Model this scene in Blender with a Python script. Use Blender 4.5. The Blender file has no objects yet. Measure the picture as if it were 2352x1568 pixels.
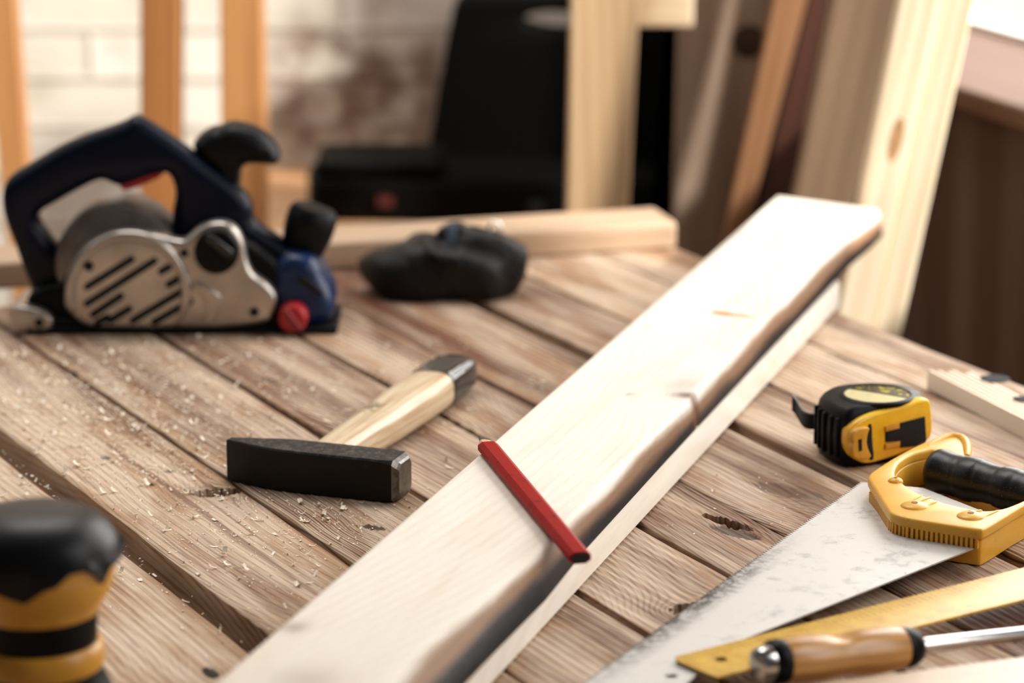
import bpy, bmesh, math, random
import numpy as np
from mathutils import Vector, Matrix
random.seed(7); rng = np.random.default_rng(7)
S = bpy.context.scene
COL = S.collection

# ------------------------------------------------------------------ camera, world, light, exposure
F = 7500.0                       # focal length in pixels of a 2352 x 1568 frame
PIT = math.atan(1934 / F)        # downward pitch
CH = 0.70                        # camera height above the workbench top (bench top is z = 0)
sp, cp = math.sin(PIT), math.cos(PIT)
cam = bpy.data.cameras.new('camera')
cam.sensor_width = 36.0; cam.lens = F / 2352 * 36.0
cam.dof.use_dof = True; cam.dof.focus_distance = 2.27; cam.dof.aperture_fstop = 4.3
cam.clip_start = 0.05
co = bpy.data.objects.new('camera', cam); COL.objects.link(co)
co.location = (0, 0, CH); co.rotation_euler = (math.pi / 2 - PIT, 0, 0)
S.camera = co

FLOOR = -0.80
w = bpy.data.worlds.new('world'); S.world = w; w.use_nodes = True
bg = w.node_tree.nodes['Background']
bg.inputs[0].default_value = (1.0, 0.95, 0.90, 1); bg.inputs[1].default_value = 0.08

def area(name, loc, target, sx, sy, watts, col):
    l = bpy.data.lights.new(name, 'AREA'); l.shape = 'RECTANGLE'; l.size = sx; l.size_y = sy
    l.energy = watts; l.color = col
    o = bpy.data.objects.new(name, l); COL.objects.link(o); o.location = loc
    d = Vector(target) - Vector(loc); o.rotation_euler = d.to_track_quat('-Z', 'Y').to_euler()
    return o
WALL_A = math.radians(22)        # the right-hand wall runs this much off the viewing axis
WD = np.array([-math.sin(WALL_A), math.cos(WALL_A)])     # along the wall, away from the camera
WN = np.array([math.cos(WALL_A), math.sin(WALL_A)])      # out through the wall
WP = np.array([0.47, 3.361])     # a point on the wall (front edge of the sill)
wc = WP + WD * 0.4 + WN * 1.2
area('window_daylight', (wc[0], wc[1], 0.62), (wc[0] - WN[0], wc[1] - WN[1], 0.50), 4.2, 3.0, 265, (1.0, 0.98, 0.96))
area('left_window_daylight', (-1.7, 2.9, 1.5), (-0.5, 4.03, 0.0), 1.2, 1.2, 5, (1.0, 0.98, 0.96))
area('roof_window_daylight', (-0.35, 3.35, 2.1), (-0.30, 3.0, 0.0), 1.3, .8, 31, (1.0, 0.98, 0.96))
nc = WP + WD * (-1.75) - WN * 0.03
area('near_fill_light', (nc[0], nc[1], 0.75), (nc[0] - 1, nc[1] + .25, 0.35), .8, 1.1, 15, (1.0, 0.98, 0.96))  # added fill from the near right; the wall has no window here
sl = bpy.data.lights.new('sun', 'SUN'); sl.energy = 8.0; sl.angle = math.radians(4); sl.color = (1.0, .96, .90)
so = bpy.data.objects.new('sun', sl); COL.objects.link(so); so.rotation_euler = Vector((-.75, .45, -.50)).to_track_quat('-Z', 'Y').to_euler()
S.view_settings.view_transform = 'Standard'; S.view_settings.look = 'None'
S.view_settings.gamma = 1.0; S.view_settings.use_curve_mapping = False
S.view_settings.exposure = 0.0

# ------------------------------------------------------------------ helpers: photo pixel -> place in the room
def ray(px, py):
    u = (px - 1176) / F; v = (py - 784) / F
    return np.array([u, cp - v * sp, -(sp + v * cp)])
def P(px, py, z=0.0):            # point at height z
    d = ray(px, py); t = (z - CH) / d[2]
    return np.array([d[0] * t, d[1] * t, z])
def PV(px, py, Y):               # point on the upright plane at distance Y
    d = ray(px, py); t = Y / d[1]
    return np.array([d[0] * t, Y, CH + d[2] * t])
def PP(px, py, pt, n):           # point on any plane
    d = ray(px, py); c = np.array([0, 0, CH]); t = np.dot(np.array(pt) - c, n) / np.dot(d, n)
    return c + d * t

def lin(h):
    h = h.lstrip('#'); r = [int(h[i:i + 2], 16) / 255 for i in (0, 2, 4)]
    return tuple([(x / 12.92 if x <= .04045 else ((x + .055) / 1.055) ** 2.4) for x in r] + [1.0])

# ------------------------------------------------------------------ helpers: materials
class NT:
    def __init__(s, name):
        s.m = bpy.data.materials.new(name); s.m.use_nodes = True
        s.t = s.m.node_tree; s.b = s.t.nodes['Principled BSDF']
    def n(s, ty, **kw):
        x = s.t.nodes.new(ty)
        for k, v in kw.items(): setattr(x, k, v)
        return x
    def put(s, sock, v):
        if hasattr(v, 'links'): s.t.links.new(v, sock)
        elif v is not None: sock.default_value = v
    def math(s, op, a, b=None, c=None, clamp=False):
        x = s.n('ShaderNodeMath', operation=op, use_clamp=clamp)
        s.put(x.inputs[0], a); s.put(x.inputs[1], b); s.put(x.inputs[2], c); return x.outputs[0]
    def vmul(s, a, v):
        x = s.n('ShaderNodeVectorMath', operation='MULTIPLY'); s.put(x.inputs[0], a); s.put(x.inputs[1], v); return x.outputs[0]
    def vadd(s, a, v):
        x = s.n('ShaderNodeVectorMath', operation='ADD'); s.put(x.inputs[0], a); s.put(x.inputs[1], v); return x.outputs[0]
    def dot(s, a, v):
        x = s.n('ShaderNodeVectorMath', operation='DOT_PRODUCT'); s.put(x.inputs[0], a); s.put(x.inputs[1], v); return x.outputs['Value']
    def dist(s, a, v):
        x = s.n('ShaderNodeVectorMath', operation='DISTANCE'); s.put(x.inputs[0], a); s.put(x.inputs[1], v); return x.outputs['Value']
    def noise(s, vec, scale, detail=3, rough=.55):
        x = s.n('ShaderNodeTexNoise'); s.put(x.inputs['Vector'], vec); x.inputs['Scale'].default_value = scale
        x.inputs['Detail'].default_value = detail; x.inputs['Roughness'].default_value = rough; return x.outputs['Fac']
    def mix(s, f, a, b):
        x = s.n('ShaderNodeMix', data_type='RGBA'); s.put(x.inputs[0], f); s.put(x.inputs[6], a); s.put(x.inputs[7], b); return x.outputs[2]
    def step(s, v, a, b):          # smooth 0..1 between a and b
        x = s.n('ShaderNodeMapRange', interpolation_type='SMOOTHSTEP'); s.put(x.inputs[0], v)
        x.inputs[1].default_value = a; x.inputs[2].default_value = b; return x.outputs[0]
    def attr(s, name, out='Fac'):
        return s.n('ShaderNodeAttribute', attribute_name=name).outputs[out]
    def obj(s): return s.n('ShaderNodeTexCoord').outputs['Object']
    def bump(s, h, strength=.3, distance=.001):
        x = s.n('ShaderNodeBump'); s.put(x.inputs['Height'], h); x.inputs['Strength'].default_value = strength
        x.inputs['Distance'].default_value = distance; s.t.links.new(x.outputs[0], s.b.inputs['Normal'])
    def fin(s, col, rough=.5, metal=0.0, spec=None):
        s.put(s.b.inputs['Base Color'], col); s.put(s.b.inputs['Roughness'], rough); s.put(s.b.inputs['Metallic'], metal)
        if spec is not None: s.b.inputs['Specular IOR Level'].default_value = spec
        return s.m

def plain(name, c, rough=.5, metal=0., var=.25, scale=60., bump=.0, spec=None, c2=None):
    m = NT(name); co_ = m.obj(); n1 = m.noise(co_, scale, 4); a = lin(c)
    b = lin(c2) if c2 else tuple([x * (1 - var) for x in a[:3]] + [1])
    col = m.mix(m.step(n1, .35, .7), a, b)
    if bump: m.bump(m.noise(co_, scale * 12, 2), bump, .0005)
    r = m.math('ADD', m.math('MULTIPLY', n1, .16), max(rough - .08, 0.02))
    return m.fin(col, r, metal, spec)

def wood(name, light, dark, dirv, ring=.006, contrast=.5, rough=.6, seed=0., knots=(), bump=.15):
    m = NT(name); p = m.obj(); dv = Vector(dirv).normalized()
    al = m.dot(p, tuple(dv))
    sc = m.n('ShaderNodeVectorMath', operation='SCALE'); sc.inputs[0].default_value = tuple(dv); m.put(sc.inputs['Scale'], m.math('MULTIPLY', al, -0.965))
    q = m.vadd(m.vadd(p, sc.outputs[0]), (seed, seed * .7, seed * .3))
    side = Vector((.83, .41, .37)); side = (side - dv * side.dot(dv)).normalized()
    g = m.math('ADD', m.dot(q, tuple(side)), m.math('MULTIPLY', m.noise(q, 14, 2), .035))
    r1 = m.math('ADD', m.math('MULTIPLY', m.math('SINE', m.math('MULTIPLY', g, 6.283 / ring)), .5), .5)
    fib = m.noise(q, 420, 3); blo = m.noise(q, 18, 3)
    f = m.math('ADD', m.math('MULTIPLY', r1, .42), m.math('ADD', m.math('MULTIPLY', m.step(fib, .3, .75), .28), m.math('MULTIPLY', m.step(blo, .35, .7), .42)))
    col = m.mix(m.math('MULTIPLY', f, contrast, clamp=True), lin(light), lin(dark))
    for (kp, kr) in knots:
        k = m.step(m.dist(p, kp), kr, kr * .45)
        col = m.mix(m.math('MULTIPLY', k, .9), col, lin('#4a2a18'))
    if bump: m.bump(m.math('ADD', r1, fib), bump, .0006)
    return m.fin(col, rough)

# ------------------------------------------------------------------ helpers: meshes
def wloc(o):
    v = Vector((0, 0, 0))
    while o is not None: v = v + o.location; o = o.parent
    return np.array(v)
def thing(name, label, cat, loc, group=None):
    o = bpy.data.objects.new(name, None); COL.objects.link(o); o.location = tuple(loc); o.empty_display_size = .02
    o['label'] = label; o['category'] = cat
    if group: o['group'] = group
    return o
def tag(o, label, cat, group=None):
    o['label'] = label; o['category'] = cat
    if group: o['group'] = group
    return o
def add(name, geo, mat, parent=None, sharp=40, loc=None, label=None, bevel=0, seg=2):
    """geo = (verts in room coordinates, faces[, face material indices])"""
    V = np.asarray(geo[0], float); base = wloc(parent) if parent is not None else np.zeros(3)
    if loc is None: loc = np.zeros(3) if parent is not None else V.mean(0) * np.array([1, 1, 0]) + np.array([0, 0, V[:, 2].min()])
    me = bpy.data.meshes.new(name); me.from_pydata((V - base - loc).tolist(), [], [list(map(int, f)) for f in geo[1]])
    bm = bmesh.new(); bm.from_mesh(me) if len(geo) < 3 or len(V) < 90000 else None
    bmesh.ops.remove_doubles(bm, verts=bm.verts, dist=1e-6) if len(geo) < 3 else None
    bmesh.ops.recalc_face_normals(bm, faces=bm.faces)
    if len(bm.verts): bm.to_mesh(me)
    bm.free()
    for mm in (mat if isinstance(mat, (list, tuple)) else [mat]): me.materials.append(mm)
    if len(geo) > 2: me.polygons.foreach_set('material_index', np.array(geo[2], np.int32))
    me.shade_smooth()
    if sharp < 180: me.set_sharp_from_angle(angle=math.radians(sharp))
    o = bpy.data.objects.new(name, me); COL.objects.link(o); o.location = tuple(loc)
    if parent is not None: o.parent = parent
    if label: o['label'] = label
    if bevel:
        b = o.modifiers.new('bevel', 'BEVEL'); b.width = bevel; b.segments = seg; b.limit_method = 'ANGLE'; b.angle_limit = math.radians(35)
    return o
def struct(o): o['kind'] = 'structure'; return o
def join(*gs):
    V, Fc, n = [], [], 0
    for g in gs:
        V.append(np.asarray(g[0], float)); Fc += [[i + n for i in f] for f in g[1]]; n += len(g[0])
    return np.concatenate(V), Fc
def box(x0, x1, y0, y1, z0, z1):
    V = np.array([(x, y, z) for x in (x0, x1) for y in (y0, y1) for z in (z0, z1)], float)
    return V, [(0, 1, 3, 2), (4, 6, 7, 5), (0, 4, 5, 1), (2, 3, 7, 6), (0, 2, 6, 4), (1, 5, 7, 3)]
def obox(c, ax, ay, az, lx, ly, lz):       # box centred at c with given axes and full lengths
    V, Fc = box(-lx / 2, lx / 2, -ly / 2, ly / 2, -lz / 2, lz / 2)
    M = np.array([ax, ay, az], float); return V @ M + np.array(c, float), Fc
def unit(v): v = np.asarray(v, float); return v / np.linalg.norm(v)
def prism(poly, z0, z1):                    # upright prism on a plan polygon
    n = len(poly); V = [(p[0], p[1], z0) for p in poly] + [(p[0], p[1], z1) for p in poly]
    return np.array(V, float), [list(range(n))[::-1], list(range(n, 2 * n))] + [(i, (i + 1) % n, n + (i + 1) % n, n + i) for i in range(n)]
def rings(R, cap=True):                     # loft through rings (n_rings, n, 3)
    R = np.asarray(R, float); k, n = R.shape[:2]; V = R.reshape(-1, 3); Fc = []
    for a in range(k - 1):
        for i in range(n): j = (i + 1) % n; Fc.append((a * n + i, a * n + j, (a + 1) * n + j, (a + 1) * n + i))
    if cap: Fc += [list(range(n))[::-1], list(range((k - 1) * n, k * n))]
    return V, Fc
def frame(d, up=(0, 0, 1)):
    d = unit(d); x = np.cross(d, up); x = unit(x) if np.linalg.norm(x) > 1e-6 else np.array([1., 0, 0]); return d, x, np.cross(x, d)
def lathe(prof, c, axis=(0, 0, 1), seg=48):  # prof: (r, h)
    d, x, y = frame(axis, (0, 0, 1) if abs(unit(axis)[2]) < .9 else (0, 1, 0)); a = np.linspace(0, 2 * math.pi, seg, endpoint=False)
    ring = np.outer(np.cos(a), x) + np.outer(np.sin(a), y)
    return rings([np.array(c) + d * h + ring * max(r, 1e-5) for r, h in prof])
def tube(path, r, seg=14):
    path = np.asarray(path, float); n = len(path); rr = np.full(n, r) if np.isscalar(r) else np.asarray(r); a = np.linspace(0, 2 * math.pi, seg, endpoint=False)
    R = []
    T = np.gradient(path, axis=0); d, x, y = frame(T[0], (0, 0, 1) if abs(unit(T[0])[2]) < .9 else (0, 1, 0))
    for i in range(n):
        d = unit(T[i]); x = unit(x - d * np.dot(x, d)); y = np.cross(d, x)
        R.append(path[i] + (np.outer(np.cos(a), x) + np.outer(np.sin(a), y)) * rr[i])
    return rings(R)
def chaikin(p, it=2, closed=True):
    p = np.asarray(p, float)
    for _ in range(it):
        if closed: q = np.roll(p, -1, 0); p = np.stack([p * .75 + q * .25, p * .25 + q * .75], 1).reshape(-1, p.shape[1])
        else:
            a, b = p[:-1], p[1:]; m = np.stack([a * .75 + b * .25, a * .25 + b * .75], 1).reshape(-1, p.shape[1]); p = np.concatenate([p[:1], m, p[-1:]])
    return p
def circ(c, r, n=28, ry=None):
    a = np.linspace(0, 2 * math.pi, n, endpoint=False); return np.stack([c[0] + r * np.cos(a), c[1] + (ry or r) * np.sin(a)], 1)
def plate(outline, holes, thick, bevel=0.0, res=3):
    """rounded slab in its own (x, y) plane, centred on z = 0"""
    cu = bpy.data.curves.new('tmp', 'CURVE'); cu.dimensions = '2D'; cu.fill_mode = 'BOTH'
    cu.extrude = max(thick / 2 - bevel, 1e-5); cu.bevel_depth = bevel; cu.bevel_resolution = res; cu.offset = -bevel
    for poly in [outline] + list(holes):
        s = cu.splines.new('POLY'); s.points.add(len(poly) - 1)
        for pt, q in zip(s.points, poly): pt.co = (q[0], q[1], 0, 1)
        s.use_cyclic_u = True
    o = bpy.data.objects.new('tmp', cu); COL.objects.link(o)
    me = bpy.data.meshes.new_from_object(o.evaluated_get(bpy.context.evaluated_depsgraph_get()))
    V = np.array([v.co[:] for v in me.vertices]); Fc = [list(p.vertices) for p in me.polygons]
    bpy.data.objects.remove(o); bpy.data.curves.remove(cu); bpy.data.meshes.remove(me)
    return V, Fc
def onto(geo, o, ax, ay, az):
    V = np.asarray(geo[0]); return np.asarray(o) + V @ np.array([ax, ay, az], float), geo[1]
EX, EY, EZ = np.eye(3)
def up_plate(pts_px, holes_px, Y, thick, bevel=0.0, smooth=2, res=3):   # upright slab traced on the plane at distance Y, thickness runs away from the viewer
    f = lambda pts: np.array([PV(x, y, Y)[[0, 2]] for x, y in pts])
    o = chaikin(f(pts_px), smooth) if smooth else f(pts_px)
    h = [chaikin(f(q), smooth) if smooth else f(q) for q in holes_px]
    return onto(plate(o, h, thick, bevel, res), (0, Y + thick / 2, 0), EX, EZ, -EY)
def flat_plate(pts_px, holes_px, z0, z1, bevel=0.0, smooth=1, res=3):   # lying slab whose top is traced at height z1
    f = lambda pts: np.array([P(x, y, z1)[:2] for x, y in pts])
    o = chaikin(f(pts_px), smooth) if smooth else f(pts_px)
    h = [chaikin(f(q), smooth) if smooth else f(q) for q in holes_px]
    return onto(plate(o, h, z1 - z0, bevel, res), (0, 0, (z0 + z1) / 2), EX, EY, EZ)

# ------------------------------------------------------------------ materials
M = {}
M['black'] = plain('black_plastic', '#0a0a0b', .42, var=.3, spec=.14)
M['rubber'] = plain('black_rubber', '#0c0c0e', .45, var=.3, bump=.05, spec=.16)
M['blue'] = plain('dark_blue_plastic', '#080f20', .34, var=.3, spec=.15)
M['red'] = plain('red_plastic', '#b01c22', .4, var=.2)
M['alu'] = plain('cast_aluminium', '#b8afa5', .30, .85, var=.15, scale=40, bump=.012)
M['steel'] = plain('bright_steel', '#c8c6c4', .2, 1.0, var=.2)
M['yellow'] = plain('yellow_plastic', '#fac62e', .28, var=.15, scale=30, c2='#efb024')
M['amber'] = plain('amber_plastic', '#e0a038', .34, var=.2, scale=30)
M['hole'] = plain('black_void', '#050505', .8, var=.1)

# ------------------------------------------------------------------ the room
def brick_mat():
    m = NT('whitewashed_brick'); p = m.obj()
    v = m.n('ShaderNodeSeparateXYZ'); m.put(v.inputs[0], p); c = m.n('ShaderNodeCombineXYZ')
    m.put(c.inputs[0], v.outputs[0]); m.put(c.inputs[1], v.outputs[2])
    b = m.n('ShaderNodeTexBrick'); m.put(b.inputs['Vector'], c.outputs[0]); b.inputs['Scale'].default_value = 1.0
    b.inputs['Brick Width'].default_value = .21; b.inputs['Row Height'].default_value = .062; b.inputs['Mortar Size'].default_value = .006
    b.inputs['Mortar Smooth'].default_value = .6; b.inputs['Color1'].default_value = lin('#e6dfd2'); b.inputs['Color2'].default_value = lin('#dbd2c3'); b.inputs['Mortar'].default_value = lin('#cbc1b2')
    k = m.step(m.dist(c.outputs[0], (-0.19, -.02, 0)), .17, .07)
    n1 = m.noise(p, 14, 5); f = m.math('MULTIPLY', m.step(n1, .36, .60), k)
    col = m.mix(m.math('MULTIPLY', m.step(m.noise(p, 9, 4), .5, .75), .5), b.outputs['Color'], lin('#a8967e'))
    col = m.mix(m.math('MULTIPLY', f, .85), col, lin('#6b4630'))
    m.bump(m.math('ADD', b.outputs['Fac'], m.math('MULTIPLY', n1, -.6)), .5, .006)
    return m.fin(col, .85)
BW = 4.03                                         # the brick wall stands at this distance
corner = WP + WD * ((BW - WP[1]) / WD[1])
struct(add('floor', box(-2.8, 2.4, -1.0, 4.3, FLOOR - .05, FLOOR), wood('floor_boards', '#b98b62', '#7d5537', (1, .1, 0), .02), loc=np.zeros(3)))
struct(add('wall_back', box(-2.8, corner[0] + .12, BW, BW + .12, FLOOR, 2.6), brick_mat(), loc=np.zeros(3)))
def wall_box(a0, a1, z0, z1, d0=.02, d1=.12):
    q = [WP + WD * a0 + WN * d0, WP + WD * a0 + WN * d1, WP + WD * a1 + WN * d1, WP + WD * a1 + WN * d0]
    return prism(q, z0, z1)
A_END = (BW - WP[1]) / WD[1]
w0, w1 = -1.05, .33                               # window opening along the wall
m = NT('brown_boarding'); p = m.obj(); al = m.dot(p, (float(WD[0]), float(WD[1]), 0))
st = m.step(m.math('SINE', m.math('MULTIPLY', al, 62.)), -.2, .6)
mw = m.fin(m.mix(st, lin('#5b4234'), lin('#6b5446')), .55)
struct(add('wall_right', join(wall_box(-4.6, A_END + .05, FLOOR, .0875), wall_box(-4.6, w0, .0875, 2.6), wall_box(w1, A_END + .05, .0875, 2.6), wall_box(w0, w1, 1.75, 2.6)), mw, loc=np.zeros(3)))
win = struct(thing('window_1', 'bright window above the brown wooden sill', 'window', (WP[0] + WD[0] * w1, WP[1] + WD[1] * w1, .113)))
del win['category']
f0, f1 = w0 - .10, w1 + .30
fr = [wall_box(f0, f0 + .05, .113, 1.75, .19, .23), wall_box(f1 - .05, f1, .113, 1.75, .19, .23), wall_box(f0, f1, 1.70, 1.75, .19, .23), wall_box(f0, f1, .113, .120, .19, .23), wall_box(-.50, -.45, .113, 1.75, .19, .23)]
add('window_frame', join(*fr), plain('white_frame_paint', '#efe9df', .4, var=.06), win)
m = NT('window_glass'); mx = m.n('ShaderNodeMixShader'); tr = m.n('ShaderNodeBsdfTransparent'); gl = m.n('ShaderNodeBsdfGlossy')
gl.inputs['Roughness'].default_value = .02; mx.inputs[0].default_value = .06
for a, b in ((tr.outputs[0], mx.inputs[1]), (gl.outputs[0], mx.inputs[2]), (mx.outputs[0], m.t.nodes['Material Output'].inputs['Surface'])): m.t.links.new(a, b)
add('pane', wall_box(w0 - .05, w1 + .25, .12, 1.70, .205, .211), m.m, win)
struct(add('added_wall_outside', box(-1.5, 7.0, 7.0, 7.3, FLOOR, 3.6), plain('white_render', '#f6f3ee', .8, var=.04), loc=np.zeros(3)))  # added wall, catches the sun so the window view turns white
sill_w = wood('reddish_sill_wood', '#6e4c34', '#4c301f', (WD[0], WD[1], 0), .012, .8, .7)
struct(add('trim_1', wall_box(-1.3, w1 + .36, .088, .112, -.02, .24), sill_w, loc=np.zeros(3), bevel=.005))

# ------------------------------------------------------------------ the workbench
A = math.radians(27); E1 = np.array([-math.sin(A), math.cos(A)]); E2 = np.array([math.cos(A), math.sin(A)])
def table_pt(s, w_, z=0.): q = E1 * s + E2 * w_; return np.array([q[0], q[1], z])
def px_sw(px, py, z=0.): q = P(px, py, z)[:2]; return float(q @ E1), float(q @ E2)
# plank edges across the bench: (from, to, height, tone)
PL = [(.30, .438, -.010, .10), (.443, .590, -.010, .05), (.595, .7405, -.010, .0), (.7550, .8580, 0, .42), (.8630, .9660, 0, .42), (.9720, 1.0740, 0, .64), (1.0800, 1.1540, 0, .60),
      (1.1568, 1.2595, 0, .72), (1.2745, 1.3540, 0, .58), (1.3585, 1.4565, 0, .50), (1.4610, 1.5370, 0, .40)]
# knots: two pixels on the long axis, half width, darkness, hole depth, bend of the grain
KN = [((448, 1136), (546, 1126), .0078, 1.0, .026, 1), ((1616, 1184), (1724, 1215), .0045, 1., .024, 1), ((1630, 1204), (1745, 1238), .0080, .62, .0015, 0), ((1548, 1396), (1640, 1402), .0100, 1., .026, 1),
      ((1732, 1108), (1895, 1146), .0125, .42, 0, 1), ((834, 1206), (880, 1217), .0045, .75, 0, 1), ((371, 1081), (396, 1083), .0022, 1., .004, 0), ((338, 1108), (352, 1114), .0025, .8, .001, 0),
      ((470, 1496), (496, 1520), .0045, .9, .001, 1), ((1095, 867), (1190, 912), .0020, 1., .008, 0), ((605, 868), (635, 878), .006, .5, 0, 1), ((1215, 885), (1245, 892), .006, .4, 0, 1),
      ((150, 848), (175, 858), .005, .5, 0, 0), ((1900, 812), (2010, 850), .006, .5, 0, 1), ((235, 1046), (250, 1056), .004, .6, 0, 0), ((2300, 1195), (2352, 1222), .010, .6, 0, 1), ((1250, 776), (1300, 790), .01, .35, 0, 1)]
KN = [(np.array(px_sw(*a)), np.array(px_sw(*b)), *r) for a, b, *r in KN]
S0, S1 = 1.15, 2.74; FINE = np.concatenate([np.linspace(S0, 1.58, 22), np.arange(1.5822, S1, .0022)])
VV, FF, at = [], [], {k: [] for k in ('g', 'kn', 'tone')}; SWv = []; n0 = 0
for i, (wa, wb, zt, tone) in enumerate(PL):
    nw = max(6, int((wb - wa) / .0018))
    s = S0 + (FINE - S0) * (1 + rng.uniform(-.003, .003)); ns = len(s)
    ww = np.concatenate([[wa, wa + .0006], np.linspace(wa + .0022, wb - .0022, nw), [wb - .0006, wb]])
    SS, WW = np.meshgrid(s, ww, indexing='ij')
    wob = .0005 * np.sin(SS * 14 + i * 3) + .00025 * np.sin(SS * 57 + i)          # slightly uneven sawn edges
    W2 = WW + wob
    g = (WW - (wa + wb) / 2) * (1 + .35 * np.sin(i * 2.1)) + .018 * np.sin(SS * 3.1 + i * 1.7) + .006 * np.sin(SS * 9 + i)
    g = g + .25 * (i % 3 - 1) * ((SS - 2.0 - .12 * math.sin(i * 5)) ** 2)
    kn = np.zeros_like(g); zz = np.zeros_like(g)
    edge = np.minimum(WW - wa, wb - WW); zz -= .0007 * np.clip(1 - edge / .0016, 0, 1) ** 2
    for (k0, k1, lb, dk, hole, bend) in KN:
        kc_ = (k0 + k1) / 2; la = np.linalg.norm(k1 - k0) / 2; ud = (k1 - k0) / (2 * la)
        if not (wa - .004 < kc_[1] < wb + .004): continue
        ds, dw = SS - kc_[0], WW - kc_[1]
        a_, b_ = ds * ud[0] + dw * ud[1], -ds * ud[1] + dw * ud[0]
        jag = 1 + .22 * np.sin(a_ * 1900 + b_ * 400) * np.sin(a_ * 730) + .15 * np.sin(a_ * 3100 + 1)
        r2 = ((a_ / la) ** 2 + (b_ / lb) ** 2) * jag
        if bend:
            R = lb * 2.0
            g = g - dw * R * R / ((ds * lb / la * 1.3) ** 2 + dw ** 2 + .5 * R * R) * np.exp(-(ds / (la * 4)) ** 2)
        sm = np.clip((1.25 - r2) / .5, 0, 1); sm = sm * sm * (3 - 2 * sm)
        kn = np.maximum(kn, dk * sm); kn = np.maximum(kn, .22 * dk * np.exp(-r2 / 7))
        if hole: zz -= hole * sm
    zz += .0004 * np.sin(WW * 900 + SS * 7)
    Z = zt + zz
    top = np.stack([SS, W2, Z], -1).reshape(-1, 3); nn = len(ww)
    VV.append(top); SWv.append(np.stack([SS, WW, np.full_like(SS, i * 1.37)], -1).reshape(-1, 3))
    for k, v in (('g', g), ('kn', kn), ('tone', np.full_like(g, tone))): at[k].append(v.reshape(-1))
    idx = np.arange(ns * nn).reshape(ns, nn) + n0
    FF.append(np.stack([idx[:-1, :-1], idx[1:, :-1], idx[1:, 1:], idx[:-1, 1:]], -1).reshape(-1, 4)); n0 += ns * nn
    # sides and underside
    rim = np.concatenate([idx[:, 0], idx[-1, 1:], idx[:-1, -1][::-1], idx[0, 1:-1][::-1]]); low = np.arange(len(rim)) + n0
    tp = np.concatenate(VV)[rim]; lo = tp.copy(); lo[:, 2] = zt - .024
    VV.append(lo); SWv.append(np.concatenate(SWv)[rim] + np.array([0, .02, 0]))
    for k in at: at[k].append(np.concatenate(at[k])[rim] + (.012 if k == 'g' else 0))
    FF.append(np.stack([rim, np.roll(rim, -1), np.roll(low, -1), low], -1)); n0 += len(rim)
VV = np.concatenate(VV); SWv = np.concatenate(SWv); FF = np.concatenate(FF)
XY = VV[:, :1] * E1 + VV[:, 1:2] * E2; VW = np.column_stack([XY, VV[:, 2]])

def bench_mat():
    m = NT('worn_pine_planks'); v = m.attr('sw', 'Vector'); g = m.attr('g'); kn = m.attr('kn'); tone = m.attr('tone')
    n1 = m.noise(m.vmul(v, (3, 30, 3)), 1, 3); n2 = m.noise(m.vmul(v, (1.2, 12, 5)), 1, 2)
    gg = m.math('ADD', g, m.math('MULTIPLY', n1, .004))
    ph = m.math('ADD', m.math('MULTIPLY', gg, 6.283 / .0032), m.math('MULTIPLY', n2, 9.0))
    r = m.math('POWER', m.math('ADD', m.math('MULTIPLY', m.math('SINE', ph), .5), .5), 2.2)
    wide = m.math('ADD', m.math('MULTIPLY', m.math('SINE', m.math('ADD', m.math('MULTIPLY', gg, 6.283 / .027), m.math('MULTIPLY', n2, 16.0))), .5), .5)
    fib = m.noise(m.vmul(v, (22, 1300, 9)), 1, 3, .6); big = m.noise(m.vmul(v, (2.2, 26, 7)), 1, 4, .6); spot = m.noise(m.vmul(v, (7, 34, 2)), 1, 4, .6)
    zone = m.step(m.noise(m.vmul(v, (1.3, 12, 11)), 1, 2), .40, .64)
    ringw = m.math('ADD', m.math('MULTIPLY', zone, .50), .10)
    f = m.math('ADD', m.math('MULTIPLY', r, ringw), m.math('MULTIPLY', m.step(fib, .38, .75), .26))
    f = m.math('ADD', f, m.math('MULTIPLY', m.step(big, .42, .64), .38)); f = m.math('ADD', f, m.math('MULTIPLY', m.math('MULTIPLY', wide, zone), .22)); f = m.math('ADD', f, m.math('MULTIPLY', m.math('SUBTRACT', tone, .50), 1.1))
    light = m.mix(m.step(spot, .42, .66), lin('#d6bea5'), lin('#b59273'))
    col = m.mix(m.step(f, .0, 1.1), light, lin('#532a1a'))
    col = m.mix(m.math('MULTIPLY', m.step(m.noise(m.vmul(v, (5, 46, 4)), 1, 5, .65), .58, .70), .45), col, lin('#754637'))
    col = m.mix(m.math('MULTIPLY', m.step(m.noise(m.vmul(v, (1.6, 95, 3)), 1, 3, .6), .57, .69), .55), col, lin('#6f3f2c'))
    col = m.mix(m.math('MULTIPLY', m.step(m.noise(m.vmul(v, (40, 260, 4)), 1, 4, .7), .66, .76), .45), col, lin('#452a1f'))
    col = m.mix(m.step(kn, .05, .92), col, lin('#1a0d08'))
    m.bump(m.math('SUBTRACT', m.math('ADD', m.math('MULTIPLY', r, -.8), m.math('MULTIPLY', fib, .9)), m.math('MULTIPLY', kn, 1.)), .35, .0007)
    return m.fin(col, m.math('ADD', m.math('MULTIPLY', fib, .2), .46), 0., .16)
bench = thing('workbench', 'long wooden workbench topped with worn brown planks running diagonally', 'workbench', table_pt((S0 + S1) / 2, .92, FLOOR))
top = add('tabletop', (VW, FF.tolist(), np.zeros(len(FF), int)), bench_mat(), bench, sharp=50)
me = top.data
for k in at: me.attributes.new(k, 'FLOAT', 'POINT').data.foreach_set('value', np.concatenate(at[k]).astype(np.float32))
me.attributes.new('sw', 'FLOAT_VECTOR', 'POINT').data.foreach_set('vector', SWv.astype(np.float32).ravel())
legw = wood('bench_leg_wood', '#a88462', '#6f4a32', (0, 0, 1), .01)
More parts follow.
